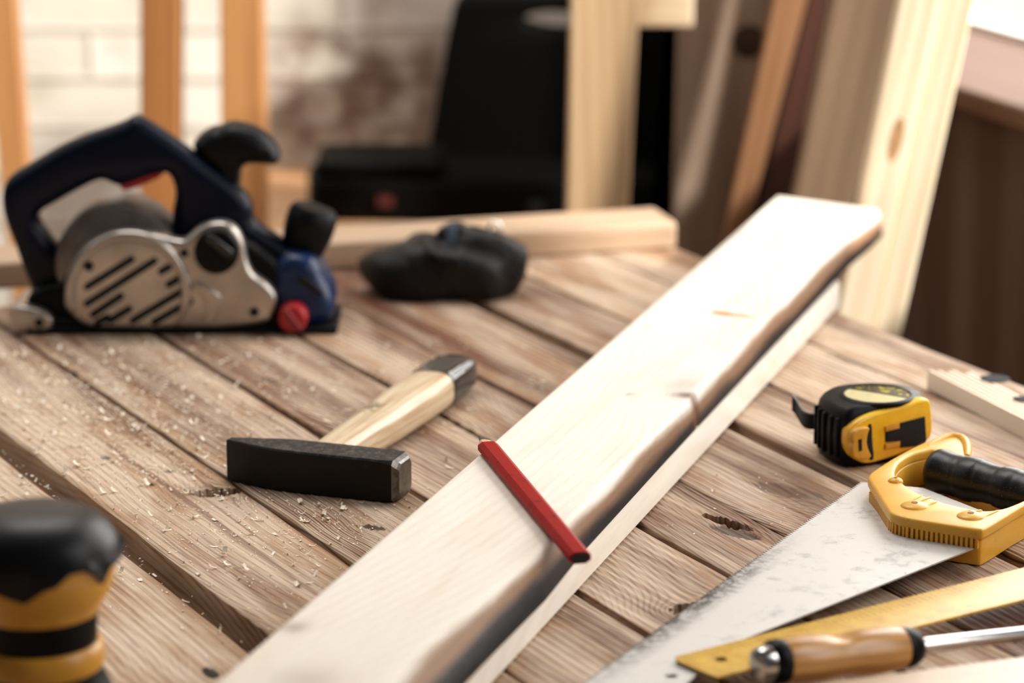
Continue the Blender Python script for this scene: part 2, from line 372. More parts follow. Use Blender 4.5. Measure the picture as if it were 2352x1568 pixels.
E1v, E2v = np.array([*E1, 0]), np.array([*E2, 0])
for s_, w_ in ((S0 + .08, .36), (S0 + .08, 1.46), (S1 - .08, .36), (S1 - .08, 1.46)):
    add('leg', obox(table_pt(s_, w_, (FLOOR - .034) / 2), E1v, E2v, EZ, .07, .07, -FLOOR - .034), legw, bench, bevel=.003)
for s_ in (S0 + .08, (S0 + S1) / 2, S1 - .08):
    add('cross_bearer', obox(table_pt(s_, .92, -.064), E1v, E2v, EZ, .05, 1.22, .06), legw, bench)

# batten lying along the far end of the bench
ba = P(1555, 571, 0); bd = unit(P(750, 621, 0) - ba); bn = np.array([bd[1], -bd[0], 0]); bn = bn if bn[1] > 0 else -bn
batten = add('wooden_batten', obox(ba + bd * .45 + bn * .036 + EZ * .0135, bd, bn, EZ, .90, .072, .026), wood('pale_batten_wood', '#c2a68a', '#98755a', bd, .01, .6, .6, 2.), bevel=.0035)
tag(batten, 'pale square-edged batten lying across the far end of the workbench behind the planer', 'batten')
# ------------------------------------------------------------------ sawn boards on the bench
B = math.radians(17.6); B1 = np.array([math.sin(B), math.cos(B), 0]); B2 = np.array([math.cos(B), -math.sin(B), 0])
def board_mat(name, light, dark, knots):
    m = NT(name); v = m.attr('sw', 'Vector'); g = m.attr('g'); wane = m.attr('wane')
    n1 = m.noise(m.vmul(v, (4, 26, 30)), 1, 3); fib = m.noise(m.vmul(v, (30, 800, 800)), 1, 3)
    r = m.math('POWER', m.math('ADD', m.math('MULTIPLY', m.math('SINE', m.math('ADD', m.math('MULTIPLY', g, 6.283 / .009), m.math('MULTIPLY', n1, 8))), .5), .5), 2.)
    big = m.noise(m.vmul(v, (6, 30, 30)), 1, 4)
    f = m.math('ADD', m.math('MULTIPLY', r, .13), m.math('ADD', m.math('MULTIPLY', m.step(fib, .4, .75), .12), m.math('MULTIPLY', m.step(big, .45, .75), .30)))
    col = m.mix(f, lin(light), lin(dark))
    col = m.mix(m.step(m.math('ADD', wane, m.math('MULTIPLY', m.math('SUBTRACT', big, .5), .5)), .22, .55), col, lin('#8d6a4e'))
    col = m.mix(m.step(m.math('ADD', wane, m.math('MULTIPLY', m.math('SUBTRACT', n1, .5), .5)), .56, .80), col, lin('#100c0d'))
    col = m.mix(m.attr('kn'), col, lin('#6a432a')); col = m.mix(m.attr('resin'), col, lin('#b4772f'))
    m.bump(m.math('ADD', m.math('ADD', r, fib), m.math('MULTIPLY', m.math('MULTIPLY', wane, m.noise(m.vmul(v, (60, 200, 200)), 1, 4)), 6.)), .16, .0005)
    return m.fin(col, .6, 0, .2)
def wane_amt(s):      # how far the bark edge eats into the top corner
    return .0075 + .0016 * np.sin(s * 7 + 1) + .0012 * np.sin(s * 19) + .017 * np.clip((1.93 - s) / .25, 0, 1) ** 1.2 + .004 * np.clip((2.05 - s) / .15, 0, 1)
def long_board(name, s0, s1, wl, wr, z0, z1, wane, label, mat, parent_cat, skew=0.):
    ns = int((s1 - s0) / .004); s = np.linspace(s0, s1, ns); R, SWl, G, WN_, KNv, RS = [], [], [], [], [], []
    tw = np.linspace(0, 1, 34)
    for si in s:
        a = wane_amt(np.array(si)) if wane else .0008
        dent = 0.
        if wane: dent = .0028 * math.exp(-((si - 2.285) / .003) ** 2)
        rr = wr(si); h = z1 - z0
        pts = [(wl + .0006, z0, 0.), (wl, z0 + .002, 0.), (wl, z1 - .003, 0.), (wl + .0009, z1 - .0009, 0.)]
        for t in tw: pts.append((wl + .003 + (rr - a - dent - wl - .003) * t, z1, 0.))
        if wane:
            for k in range(1, 13):                            # rounded bark corner
                t = k / 12; ang = t * math.pi / 2
                pts.append((rr - a - dent + (a + dent * .4) * math.sin(ang), z1 - (h * .96) * (1 - math.cos(ang)), t))
            pts.append((rr - .004, z0 + .0004, 1.))
        else:
            pts += [(rr - .0009, z1 - .0009, 0), (rr, z1 - .003, 0.), (rr, z0 + .002, 0.)]
        pts.append((rr - .02, z0, .0))
        pts = np.array(pts); sk = skew * (pts[:, 0] - wl) * np.clip((si - (s1 - .3)) / .3, 0, 1)
        ss = si + sk
        R.append(ss[:, None] * B1 + pts[:, :1] * B2 + pts[:, 1:2] * EZ)
        SWl.append(np.column_stack([ss, pts[:, 0], pts[:, 1]]))
        dw = pts[:, 0] - (wr(2.3) - .012); ds = si - 2.295
        gk = pts[:, 0] + pts[:, 1] * .4 + .02 * math.sin(si * 3.3) + .35 * (si - 2.2) ** 2
        if wane: gk = gk + .05 * np.exp(-((ds / .07) ** 2 + (dw / .03) ** 2))
        G.append(gk); dark_ = np.clip((.55 + .9 * np.clip((2.05 - si) / .3, 0, 1)), 0, 1.2)
        WN_.append(np.where(pts[:, 2] > 0, pts[:, 2] * (.62 + .38 * dark_) + .05, 0.) if wane else pts[:, 2] * 0)
        k = np.zeros(len(pts)); rs = np.zeros(len(pts))
        if wane:
            k = np.exp(-((si - 2.282) / .010) ** 2 - ((pts[:, 0] - rr + .006) / .014) ** 2) * .9
            dirty = .30 * np.exp(-((si - 2.31) / .03) ** 2 - ((pts[:, 0] - rr + .018) / .016) ** 2); k = np.maximum(k, dirty)
            for (kx, ky, ka, kb, kd) in KB: k = np.maximum(k, kd * np.exp(-((si - kx) / ka) ** 2 - ((pts[:, 0] - ky) / kb) ** 2))
            for (kx, ky, ka, kb) in RSN: rs = np.maximum(rs, np.clip(1.5 - ((si - kx + (pts[:, 0] - ky) * .3) / ka) ** 2 - ((pts[:, 0] - ky) / kb) ** 2, 0, 1))
        KNv.append(k); RS.append(rs)
    V, Fc = rings(R)
    o = add(name, (V, Fc, np.zeros(len(Fc), int)), mat, None, sharp=45, loc=np.array([*(B1 * s0 + B2 * wl)[:2], z0]))
    me = o.data
    for nm, dat in (('g', G), ('wane', WN_), ('kn', KNv), ('resin', RS)): me.attributes.new(nm, 'FLOAT', 'POINT').data.foreach_set('value', np.concatenate(dat).astype(np.float32))
    me.attributes.new('sw', 'FLOAT_VECTOR', 'POINT').data.foreach_set('vector', np.concatenate(SWl).astype(np.float32).ravel())
    return tag(o, label, parent_cat)
def b_sw(px, py, z): q = P(px, py, z); return float(q @ B1), float(q @ B2)
KB = [(*b_sw(1885, 497, .052), .010, .010, .55), (*b_sw(675, 1440, .052), .010, .008, .5), (*b_sw(1446, 905, .052), .003, .0025, .8), (*b_sw(1490, 751, .052), .006, .002, .5), (*b_sw(1745, 772, .052), .006, .002, .4),
      (*b_sw(1260, 1230, .052), .05, .012, .18), (*b_sw(700, 1560, .052), .02, .02, .3)]
RSN = [(*b_sw(1662, 720, .052), .006, .012), (*b_sw(1705, 725, .052), .003, .012)]
bm1 = board_mat('pale_pine_board', '#f4ecdf', '#d6bc9a', None)
edge_r = lambda s_: float(np.interp(s_, [1.3, 1.765, 1.87, 1.97, 2.2, 2.5, 2.85, 2.95], [-.572, -.572, -.571, -.5757, -.5785, -.580, -.580, -.576]))
long_board('pine_board', 1.45, 3.005, -.687, edge_r, .0262, .052, True, 'long pale pine board with a dark bark edge, laid on top of another board', bm1, 'board', skew=-.30)
long_board('timber_plank', 1.45, 2.79, -.672, lambda s_: -.5785, .0002, .0255, False, 'pale plank lying on the bench underneath the bark-edged pine board', bm1, 'board')

# ------------------------------------------------------------------ carpenter pencil
pz = .0562; tip = P(1100, 1001, pz); end = P(1333, 1281, pz); pdir = unit(end - tip); pside = np.array([pdir[1], -pdir[0], 0]); plen = np.linalg.norm(end - tip)
def octa(hx, hy, c): a = .42; return [(-hx, -hy * a), (-hx * .55, -hy), (hx * .55, -hy), (hx, -hy * a), (hx, hy * a), (hx * .55, hy), (-hx * .55, hy), (-hx, hy * a)]
def pencil_ring(t, k=1.0, hx=.0072, hy=.0040): return np.array([tip + pdir * t + pside * x * k + EZ * y * k for x, y in octa(hx, hy, .4)])
pen = thing('carpenter_pencil', 'red flat carpenter pencil lying across the pale pine board', 'pencil', (tip + end) / 2 * np.array([1, 1, 0]) + EZ * (pz - .004))
pr_ = NT('worn_red_lacquer'); n_ = pr_.noise(pr_.obj(), 90, 4); pr_.fin(pr_.mix(pr_.step(n_, .62, .72), lin('#9c0e0c'), lin('#6c0b0a')), .45, 0, .08)
add('body', rings([pencil_ring(.028), pencil_ring(.030), pencil_ring(plen - .0012), pencil_ring(plen - .0003, .97)]), pr_.m, pen, sharp=20)
add('sharpened_tip', rings([pencil_ring(.0135, .34), pencil_ring(.020, .66), pencil_ring(.0282, .97)]), wood('pencil_cedar', '#d8b48a', '#a87a50', pdir, .004), pen, sharp=20)
add('lead', rings([pencil_ring(.0, .10), pencil_ring(.0136, .34)]), plain('graphite', '#2a2a2c', .4), pen, sharp=20)
add('lead_end', rings([pencil_ring(plen - .0004, .8), pencil_ring(plen + .0003, .78)]), plain('dark_pencil_end', '#120c0a', .6), pen, sharp=20)

# ------------------------------------------------------------------ hammer
hl, hr = P(510, 1115), P(905, 1158); hx = unit(hr - hl); hy = np.array([-hx[1], hx[0], 0]); hlen = np.linalg.norm(hr - hl) + .004
hc = (hl + hr) / 2 + hy * .0155
ham = thing('hammer', 'hammer with a square black head and pale wooden handle lying on the planks', 'hammer', hc)
steelb = NT('blackened_hammer_steel'); n_ = steelb.noise(steelb.obj(), 240, 5, .7); n2 = steelb.noise(steelb.obj(), 55, 3)
geo = steelb.n('ShaderNodeNewGeometry'); nz = steelb.dot(geo.outputs['Normal'], (0, 0, 1))
c_ = steelb.mix(steelb.step(n_, .60, .72), lin('#0b0a09'), lin('#1f1b18')); dust = steelb.math('MULTIPLY', steelb.step(nz, .6, .9), steelb.math('MULTIPLY', steelb.step(n_, .45, .66), .55))
c_ = steelb.mix(steelb.step(n_, .715, .735), c_, lin('#9a8670')); c_ = steelb.mix(dust, c_, lin('#6d6259'))
steelb.bump(n_, .25, .0006); steelb.fin(c_, steelb.math('ADD', .42, steelb.math('MULTIPLY', n2, .2)), 0.0, .25)
def hring(t, hw, z0, z1, ch, off=0.):      # square ring across the head
    c = hc + hx * t; q = [(-hw + ch, z0), (hw - ch, z0), (hw, z0 + ch), (hw, z1 - ch), (hw - ch, z1), (-hw + ch, z1), (-hw, z1 - ch), (-hw, z0 + ch)]
    return np.array([c + hy * (a + off) + EZ * b for a, b in q])
L2 = hlen / 2; HT = .0318
hr_ = [hring(-L2, .0022, .0004, HT - .001, .0005), hring(-L2 + .002, .0034, 0, HT, .0006), hring(-L2 + .020, .0088, 0, HT, .0009), hring(-L2 + .040, .0140, 0, HT, .0011), hring(-L2 + .048, .0152, 0, HT, .0012), hring(.0, .0156, 0, HT, .0012), hring(L2 - .012, .0154, 0, HT, .0014), hring(L2 - .004, .0154, 0, HT, .003)]
add('head', rings(hr_), steelb.m, ham, sharp=25, label='black steel hammer head')
fr_ = [hring(L2 - .0041, .0153, .0002, HT - .0002, .003), hring(L2 - .0005, .0136, .0018, HT - .0018, .004), hring(L2 + .0008, .0120, .0034, HT - .0034, .004)]
add('striking_face', rings(fr_), plain('scuffed_face_steel', '#77726e', .32, .9, var=.5, scale=150, bump=.2), ham, sharp=18, label='bare bright striking face')
def hand_ring(t, wx, wz, zc, n=28, dx=0.):
    a = np.linspace(0, 2 * math.pi, n, endpoint=False); p_ = 3.1
    cx_ = np.sign(np.cos(a)) * np.abs(np.cos(a)) ** (2 / p_) * wx; cz_ = np.sign(np.sin(a)) * np.abs(np.sin(a)) ** (2 / p_) * wz
    return hc + hy * t + np.outer(cx_ + dx, hx) + np.outer(cz_ + zc, EZ)
hp = [(.010, .0150, .0125, .0160), (.05, .0158, .0130, .0158), (.09, .0172, .0138, .0156), (.13, .0190, .0146, .0153), (.17, .0202, .0151, .0154), (.205, .0204, .0152, .0154), (.236, .0192, .0150, .0152)]
def interp_rings(tab, n=24):
    tab = np.array(tab); t = np.linspace(tab[0, 0], tab[-1, 0], n); return [hand_ring(x, *[np.interp(x, tab[:, 0], tab[:, k]) for k in (1, 2, 3)]) for x in t]
hw = NT('varnished_handle_wood'); p_ = hw.obj(); dv = tuple(map(float, hy))
al = hw.dot(p_, dv); sc_ = hw.n('ShaderNodeVectorMath', operation='SCALE'); sc_.inputs[0].default_value = dv; hw.put(sc_.inputs['Scale'], hw.math('MULTIPLY', al, -.95)); q_ = hw.vadd(p_, sc_.outputs[0])
f_ = hw.noise(q_, 260, 3); d_ = hw.noise(p_, 70, 5, .7)
mk = hw.math('MULTIPLY', hw.step(hw.dist(p_, tuple(map(float, hy * .125 - hx * .014 + EZ * .022))), .035, .010), hw.step(d_, .50, .60))
hw.fin(hw.mix(hw.math('MULTIPLY', mk, .85), hw.mix(hw.step(f_, .35, .7), lin('#dcc8a8'), lin('#bd9c76')), lin('#3c2a1c')), .30)
add('handle', rings(interp_rings(hp)), hw.m, ham, sharp=60, label='pale varnished wooden handle')
cap_ = [(.2345, .0196, .0154, .0156), (.237, .0202, .0158, .0159), (.262, .0198, .0157, .0159), (.282, .0188, .0153, .0156), (.2935, .0168, .0140, .0154), (.2985, .0136, .0112, .0152)]
add('handle_end', rings(interp_rings(cap_, 22)), plain('glossy_dark_handle_paint', '#12171c', .16, .0, var=.3, spec=1.0), ham, sharp=60, label='glossy black dipped handle end')

# ------------------------------------------------------------------ electric planer
def cp1(pts): return [(x / 2.851, 250 + y / 2.851) for x, y in pts]     # coordinates noted on an enlarged crop
Y0 = 2.742
pln = thing('electric_planer', 'dark blue electric hand planer with silver belt cover standing on the bench', 'planer', (PV(395, 765, Y0 + .045)[0], Y0 + .045, 0))
body_o = [(170, 1300), (200, 1200), (150, 1080), (80, 880), (20, 740), (0, 620), (10, 520), (60, 450), (200, 370), (400, 250), (600, 170), (800, 108), (870, 58), (935, 85), (1200, 262), (1400, 415), (1580, 545), (1645, 640), (1645, 740), (1720, 800), (1900, 915), (2050, 1000), (2120, 1120), (2120, 1400), (400, 1400)]
body_h = [(245, 690), (330, 640), (560, 510), (660, 470), (720, 500), (790, 525), (900, 485), (1060, 425), (1110, 450), (1140, 530), (1140, 600), (1120, 690), (1120, 900), (700, 930), (390, 930), (330, 880), (270, 800), (235, 740)]
hb = lambda pts, dy: [(x, y + dy) for x, y in pts]
add('housing', up_plate(cp1(body_o), [cp1(body_h)], Y0 + .030, .036, .012, 2, 4), M['blue'], pln, sharp=60)
# motor drum
mc = PV(*cp1([(800, 1120)])[0], Y0 + .05)
add('motor_housing', lathe([(.044, 0), (.0525, .003), (.0545, .008), (.0545, .060), (.050, .075), (.02, .080)], (mc[0], Y0 + .014, .056), (0, 1, 0), 64), plain('grey_motor_metal', '#6e6762', .35, .6), pln)
# lower body and nose
low = [(150, 1320), (200, 1180), (420, 1150), (420, 1060), (1100, 960), (1200, 860), (1500, 820), (1660, 900), (1830, 1010), (1900, 1200), (1880, 1440), (180, 1470)]
add('lower_body', up_plate(cp1(low), [], Y0 + .010, .072, .006, 2, 3), M['black'], pln, sharp=50)
nose = [(1780, 1050), (1860, 960), (1960, 965), (2065, 1000), (2110, 1130), (2165, 1220), (2190, 1310), (2165, 1395), (2060, 1445), (1800, 1445)]
add('nose', up_plate(cp1(nose), [], Y0 + .006, .080, .012, 2, 4), plain('blue_plastic', '#13294f', .3, var=.3, spec=.3), pln, sharp=60)
add('nose_vent', up_plate(cp1([(1920, 1110), (1990, 1090), (2110, 1190), (2125, 1235), (2000, 1160)]), [], Y0 + .0045, .004, .0008, 1), M['hole'], pln)
# silver belt cover
cov = [(415, 1250), (430, 1100), (480, 980), (560, 885), (680, 822), (830, 797), (1000, 822), (1190, 870), (1225, 850), (1300, 775), (1420, 738), (1520, 762), (1590, 850), (1612, 1000), (1655, 1090), (1755, 1150), (1812, 1230), (1800, 1310), (1745, 1435), (600, 1445), (500, 1390), (430, 1320)]
cover = add('belt_cover', up_plate(cp1(cov), [], Y0 - .006, .020, .005, 2, 4), M['alu'], pln, sharp=60, label='silver cast aluminium belt cover')
disc = [(900 + 375 * math.cos(a), 1190 + (380 if math.sin(a) < 0 else 235) * math.sin(a)) for a in np.linspace(0, 6.283, 40, endpoint=False)]
rim_o = [(830 + 408 * math.cos(a), 1200 + 400 * math.sin(a)) for a in np.linspace(2.75, 6.9, 34)]
rim_i = [(850 + 352 * math.cos(a), 1205 + 350 * math.sin(a)) for a in np.linspace(6.9, 2.75, 34)]
rp = np.array([PV(*cp1([((x + a_) / 2, (y + b_) / 2)])[0], Y0 - .0055) for (x, y), (a_, b_) in zip(rim_o, rim_i[::-1])])
add('cover_rim', tube(rp, np.interp(np.linspace(0, 1, len(rp)), [0, .08, .9, 1], [.002, .0046, .0046, .0015]), 16), M['alu'], cover, sharp=180)
def slot(a, b, w_=26):
    a, b = np.array(a, float), np.array(b, float); d = unit(b - a); n = np.array([-d[1], d[0]]) * w_
    return [tuple(a + n * math.cos(t) - d * w_ * math.sin(t)) for t in np.linspace(0, math.pi, 7)] + [tuple(b - n * math.cos(t) + d * w_ * math.sin(t)) for t in np.linspace(0, math.pi, 7)]
for a, b in (((570, 1165), (860, 985)), ((570, 1275), (1010, 995)), ((1055, 1065), (1105, 1035)), ((1105, 1150), (1190, 1100)), ((610, 1345), (790, 1225)), ((720, 1385), (845, 1310)), ((870, 1385), (1240, 1165)), ((1010, 1395), (1245, 1260)), ((640, 1400), (700, 1365))):
    add('vent_slot', up_plate(cp1(slot(a, b, 24)), [], Y0 - .0064, .003, 0, 0), M['hole'], cover)
for c, r in (((580, 1030), 34), ((1205, 945), 30), ((1665, 1330), 32)):
    add('screw_hole', up_plate(cp1([tuple(q) for q in circ(c, r, 20)]), [], Y0 - .0066, .003, 0, 0), M['hole'], cover)
leg_ = [(1300, 1130), (1420, 1200), (1455, 1240), (1400, 1420), (1330, 1425), (1360, 1260), (1260, 1150)]
add('cover_rib', up_plate(cp1(leg_), [], Y0 - .009, .006, .0022, 1), M['alu'], cover, sharp=60)
dial = add('belt_dial', up_plate(cp1([tuple(q) for q in circ((1415, 940), 148, 40)]), [], Y0 - .013, .014, .003, 0), M['black'], pln, sharp=50, label='round black dial on the cover')
add('dial_ridge', up_plate(cp1(slot((1370, 850), (1500, 950), 30)), [], Y0 - .018, .006, .002, 0), plain('worn_black_plastic', '#1d1d1f', .25), dial)
# rear bracket, sole, red selector
brk = add('rear_bracket', up_plate(cp1([(60, 1310), (150, 1290), (300, 1335), (345, 1380), (345, 1420), (310, 1475), (110, 1478), (60, 1400)]), [], Y0 - .004, .070, .003, 2), M['alu'], pln, sharp=60)
add('screw_hole', up_plate(cp1([tuple(q) for q in circ((255, 1400), 30, 20)]), [], Y0 - .0046, .002, 0, 0), M['hole'], brk)
add('sole_plate', join(box(PV(60, 765, Y0)[0], PV(775, 765, Y0)[0], Y0 - .004, Y0 + .082, .0005, .0062), box(PV(75, 765, Y0)[0], PV(640, 765, Y0)[0], Y0 + .0, Y0 + .078, .0062, .013)), plain('dark_sole_metal', '#151414', .5, .0, spec=.1), pln, bevel=.001)
red = add('selector_knob', lathe([(.0, -.0205), (.0105, -.020), (.0125, -.018), (.0128, .0)], (PV(674, 727, Y0)[0], Y0 + .008, .0155), (0, 1, 0), 30), M['red'], pln, label='red round selector knob')
add('knob_ridge', obox((PV(674, 727, Y0)[0], Y0 - .0135, .0155), unit((.6, 0, -.8)), EY, unit((.8, 0, .6)), .023, .005, .005), plain('dull_red_plastic', '#8e2126', .5), red, bevel=.001)
add('trigger', up_plate(cp1([(775, 505), (810, 545), (930, 505), (1070, 440), (1060, 400), (800, 470)]), [], Y0 + .037, .022, .003, 1), M['red'], pln, sharp=60, label='red trigger under the handle')
# front depth knob and chip spout (mid-plane)
kc = PV(*cp1([(2020, 790)])[0], Y0 + .048); ka = unit(PV(*cp1([(2080, 610)])[0], Y0 + .048) - PV(*cp1([(1975, 960)])[0], Y0 + .048))
add('depth_knob', lathe([(.0135, -.030), (.0165, -.027), (.0215, -.005), (.0225, .006), (.0218, .016), (.0185, .0205), (.010, .0225), (.001, .0228)], kc, ka, 44), M['rubber'], pln, label='round black front depth knob')
sp_ = [(1235, 270), (1300, 195), (1370, 150), (1425, 150), (1480, 118), (1560, 122), (1680, 160), (1770, 230), (1825, 315), (1822, 365), (1785, 385), (1690, 378), (1620, 376), (1575, 400), (1560, 450), (1560, 560), (1400, 440)]
add('chip_spout', up_plate(cp1(sp_), [], Y0 + .040, .046, .014, 2, 5), M['rubber'], pln, sharp=70, label='black chip ejection spout')

# ------------------------------------------------------------------ black leather pouch
def blob(c, ax, rx, ry, rz, seed, bumps, nu=72, nv=40):
    r_ = np.random.default_rng(seed); u = np.linspace(0, 2 * math.pi, nu, endpoint=False); v = np.linspace(.02, math.pi - .02, nv); R = []
    ph = r_.uniform(0, 6.28, (10, 3)); kk = r_.uniform(1.5, 5, (10, 3))
    ay = np.cross(EZ, ax)
    for vi in v:
        d = np.stack([np.sin(vi) * np.cos(u), np.sin(vi) * np.sin(u), np.full_like(u, math.cos(vi))], 1)
        f = 1 + sum(bumps / (1 + i) * np.sin(d @ kk[i] * 1.4 + ph[i].sum()) for i in range(10))
        e = np.sign(d) * np.abs(d) ** .8 * f[:, None]
        x, y, z = e[:, 0] * rx, e[:, 1] * ry, e[:, 2] * rz
        z = np.where(z < 0, z * .8, z)
        R.append(np.array(c) + np.outer(x, ax) + np.outer(y, ay) + np.outer(z, EZ))
    return rings(R)
pc = P(1015, 700, 0) + np.array([0, .045, 0]); pax = unit(P(1190, 668, 0) - P(880, 705, 0)) ; 
pm = NT('creased_black_leather'); n_ = pm.noise(pm.obj(), 60, 5, .65); pm.bump(n_, .9, .004); pm.fin(pm.mix(pm.step(n_, .5, .7), lin('#0b0909'), lin('#1d1817')), .45, 0, .25)
pch = thing('leather_pouch', 'crumpled black leather pouch lying on the bench between planer and board', 'pouch', pc)
pouch_o = [(830, 612), (845, 592), (900, 570), (965, 548), (1010, 540), (1060, 532), (1115, 538), (1165, 553), (1205, 572), (1206, 625), (1190, 660), (1160, 686), (1080, 690), (1010, 708), (930, 712), (885, 692), (850, 655)]
gV, gF = blob((0, 0, 0), EX, 1, 1, 1, 5, .055)
ol = np.array([PV(x, y, pc[1])[[0, 2]] for x, y in pouch_o]); oc = ol.mean(0); ang = np.arctan2(ol[:, 1] - oc[1], ol[:, 0] - oc[0]); rad = np.hypot(*(ol - oc).T); od = np.argsort(ang)
va = np.arctan2(gV[:, 2], gV[:, 0]); rr_ = np.interp(va, ang[od], rad[od], period=2 * math.pi); rho = np.hypot(gV[:, 0], gV[:, 2])
gW = np.stack([oc[0] + np.cos(va) * rr_ * rho, pc[1] + gV[:, 1] * .042, oc[1] + np.sin(va) * rr_ * rho], 1)
gW[:, 2] = np.maximum(gW[:, 2], .0008)
add('pouch_body', (gW, gF), pm.m, pch, sharp=180)
fl = [(860, 640), (930, 610), (1010, 595), (1090, 600), (1150, 620), (1120, 645), (1020, 660), (930, 668)]
c1 = PV(1042, 545, pc[1] - .005)
add('flap_strap', rings([[np.array(c1) + np.array([x * .016 * k + dx, y * .012, z]) for x, y in circ((0, 0), 1, 16)] for k, z, dx in ((1.25, -.012, 0), (1.1, 0, 0), (.95, .008, .001), (.5, .0125, .002))]), pm.m, pch, sharp=180)
add('clip', obox(PV(1036, 545, pc[1] - .021), EX, EY, EZ, .009, .003, .022), plain('blue_grey_clip_metal', '#5f7890', .3, .6), pch, bevel=.001, label='small blue-grey clip')
rc = PV(1137, 523, pc[1]); add('ring', tube([rc + np.array([.0055 * math.cos(t), .001 * math.sin(2 * t), .0055 * math.sin(t)]) for t in np.linspace(0, 6.283, 25)], .0013, 8), M['steel'], pch, label='small metal ring')
add('ring_tab', tube([PV(1135, 555, pc[1]), PV(1134, 540, pc[1]), PV(1137, 528, pc[1])], [.006, .004, .002], 10), pm.m, pch)

# ------------------------------------------------------------------ tape measure
tN = P(1950, 1079)[:2]; tf = unit([.883, .469]); tn = np.array([tf[1], -tf[0]])       # near corner, front direction, outward normal
tape = thing('tape_measure', 'yellow and black tape measure lying with its round label up', 'tape measure', (P(2015, 905, .047)[0], P(2015, 905, .047)[1], 0))
plan = np.array([(0, 0), (.058, .0305), (.0635, .040), (.0615, .060), (.050, .080), (.022, .086), (-.008, .076), (-.0195, .056), (-.0215, .044), (-.017, .024), (-.008, .006)]) + tN
plan_s = chaikin(plan, 2); pcn = P(2015, 905, .047)[:2]
def tring(z, k, sh=0.): return np.column_stack([pcn + (plan_s - pcn) * k, np.full(len(plan_s), z)])
add('case', rings([tring(.0, .90), tring(.002, .95), tring(.010, .985), tring(.022, 1.0), tring(.036, .985), tring(.0415, .95), tring(.0445, .90), tring(.0462, .84)]), M['rubber'], tape, sharp=50)
lab = NT('tape_label'); p_ = lab.obj(); d_ = lab.dot(p_, (.55, .83, 0)); n_ = lab.noise(p_, 160, 4)
c_ = lab.mix(lab.step(d_, .0005, .0025), lin('#d9cf9c'), lin('#2b2a22')); c_ = lab.mix(lab.math('MULTIPLY', lab.step(d_, .006, .008), lab.step(n_, .45, .6)), c_, lin('#b7a62a')); lab.fin(lab.mix(lab.math('MULTIPLY', lab.step(n_, .6, .66), .3), c_, lin('#5a5238')), .22)
add('label_bezel', lathe([(.0285, .0438), (.0288, .0466), (.0276, .0476), (.0252, .0476), (.0246, .0466)], (*pcn, 0), EZ, 56), M['black'], tape)
add('round_label', lathe([(.0246, .0462), (.0246, .0469), (.001, .0472)], (*pcn, 0), EZ, 56), lab.m, tape, label='round cream and dark label')
TP, TNV = np.array([*tN, 0]) + np.array([*tn, 0]) * .0005, np.array([*tn, 0])
TA = np.array([*tf, 0])
def on_front(pts, off=0., sc=3.136, ox=1780, oy=820):
    return np.array([[np.dot(PP(ox + x / sc, oy + y / sc, TP, TNV) - TP, TA), PP(ox + x / sc, oy + y / sc, TP, TNV)[2]] for x, y in pts])
def front_plate(pts, thick, off, bevel, smooth=2):
    q = on_front(pts); q = chaikin(q, smooth) if smooth else q
    return onto(plate(q, [], thick, bevel, 3), TP + TNV * (off), TA, EZ, TNV)
panel = add('front_panel', front_plate([(560, 470), (640, 420), (730, 390), (900, 345), (1075, 290), (1112, 315), (1125, 560), (1060, 615), (900, 690), (740, 742), (640, 765), (570, 735), (520, 690), (512, 540)], .012, -.0025, .0025), M['yellow'], tape, sharp=50, label='glossy yellow front panel')
add('window_recess', front_plate([(775, 530), (875, 500), (880, 465), (1055, 420), (1065, 590), (985, 632), (880, 640), (878, 590), (775, 600)], .003, .0036, .0004, 0), M['hole'], panel)
for q in ([(770, 490), (868, 462), (868, 500), (770, 525)], [(768, 615), (872, 592), (872, 630), (768, 652)]):
    add('window_tab', front_plate(q, .003, .0042, .0005, 0), M['amber'], panel)
add('button_shadow_gap', front_plate([(655, 475), (672, 470), (675, 600), (690, 720), (660, 735), (640, 660), (625, 600), (640, 530)], .003, .0036, .0004, 1), M['hole'], panel)
btn = add('lock_button', front_plate([(520, 520), (560, 495), (648, 480), (625, 545), (620, 620), (665, 715), (560, 722), (520, 705), (512, 620), (525, 600), (512, 575)], .006, .0052, .0016, 1), plain('orange_yellow_plastic', '#e3a63a', .35, var=.15), tape, sharp=50)
add('lock_mark', front_plate([(555, 575), (578, 568), (580, 650), (560, 658)], .0010, .0084, 0, 0), M['hole'], btn)
for a_, b_, k_ in ((-.0085, .008, 0), (-.0125, .0155, 0), (-.0170, .0245, 0), (-.0195, .034, 0), (-.0212, .044, 0)):
    c_ = np.array([*(tN + np.array([a_, b_])), 0]); o_ = unit(c_ - np.array([*pcn, 0]) ); o_[2] = 0
    add('grip_rib', obox(c_ + EZ * .0225 - o_ * .0005, o_, np.cross(EZ, o_), EZ, .004, .0034, .031), M['rubber'], tape, bevel=.0012)
hk = [P(1886, 966, .022), P(1860, 968, .021), P(1845, 962, .021), P(1835, 945, .024), P(1828, 932, .027), P(1820, 924, .029)]
hk = chaikin(np.array(hk), 2, False)
hook_r = rings([[p0 + EZ * (.006 * b) + np.array([.3, 1, 0]) * .0018 * a_ for a_, b in ((-1, -1), (1, -1), (1, 1), (-1, 1))] for p0 in hk])
add('belt_hook', hook_r, M['black'], tape, bevel=.0008, label='black curved hook at the side')

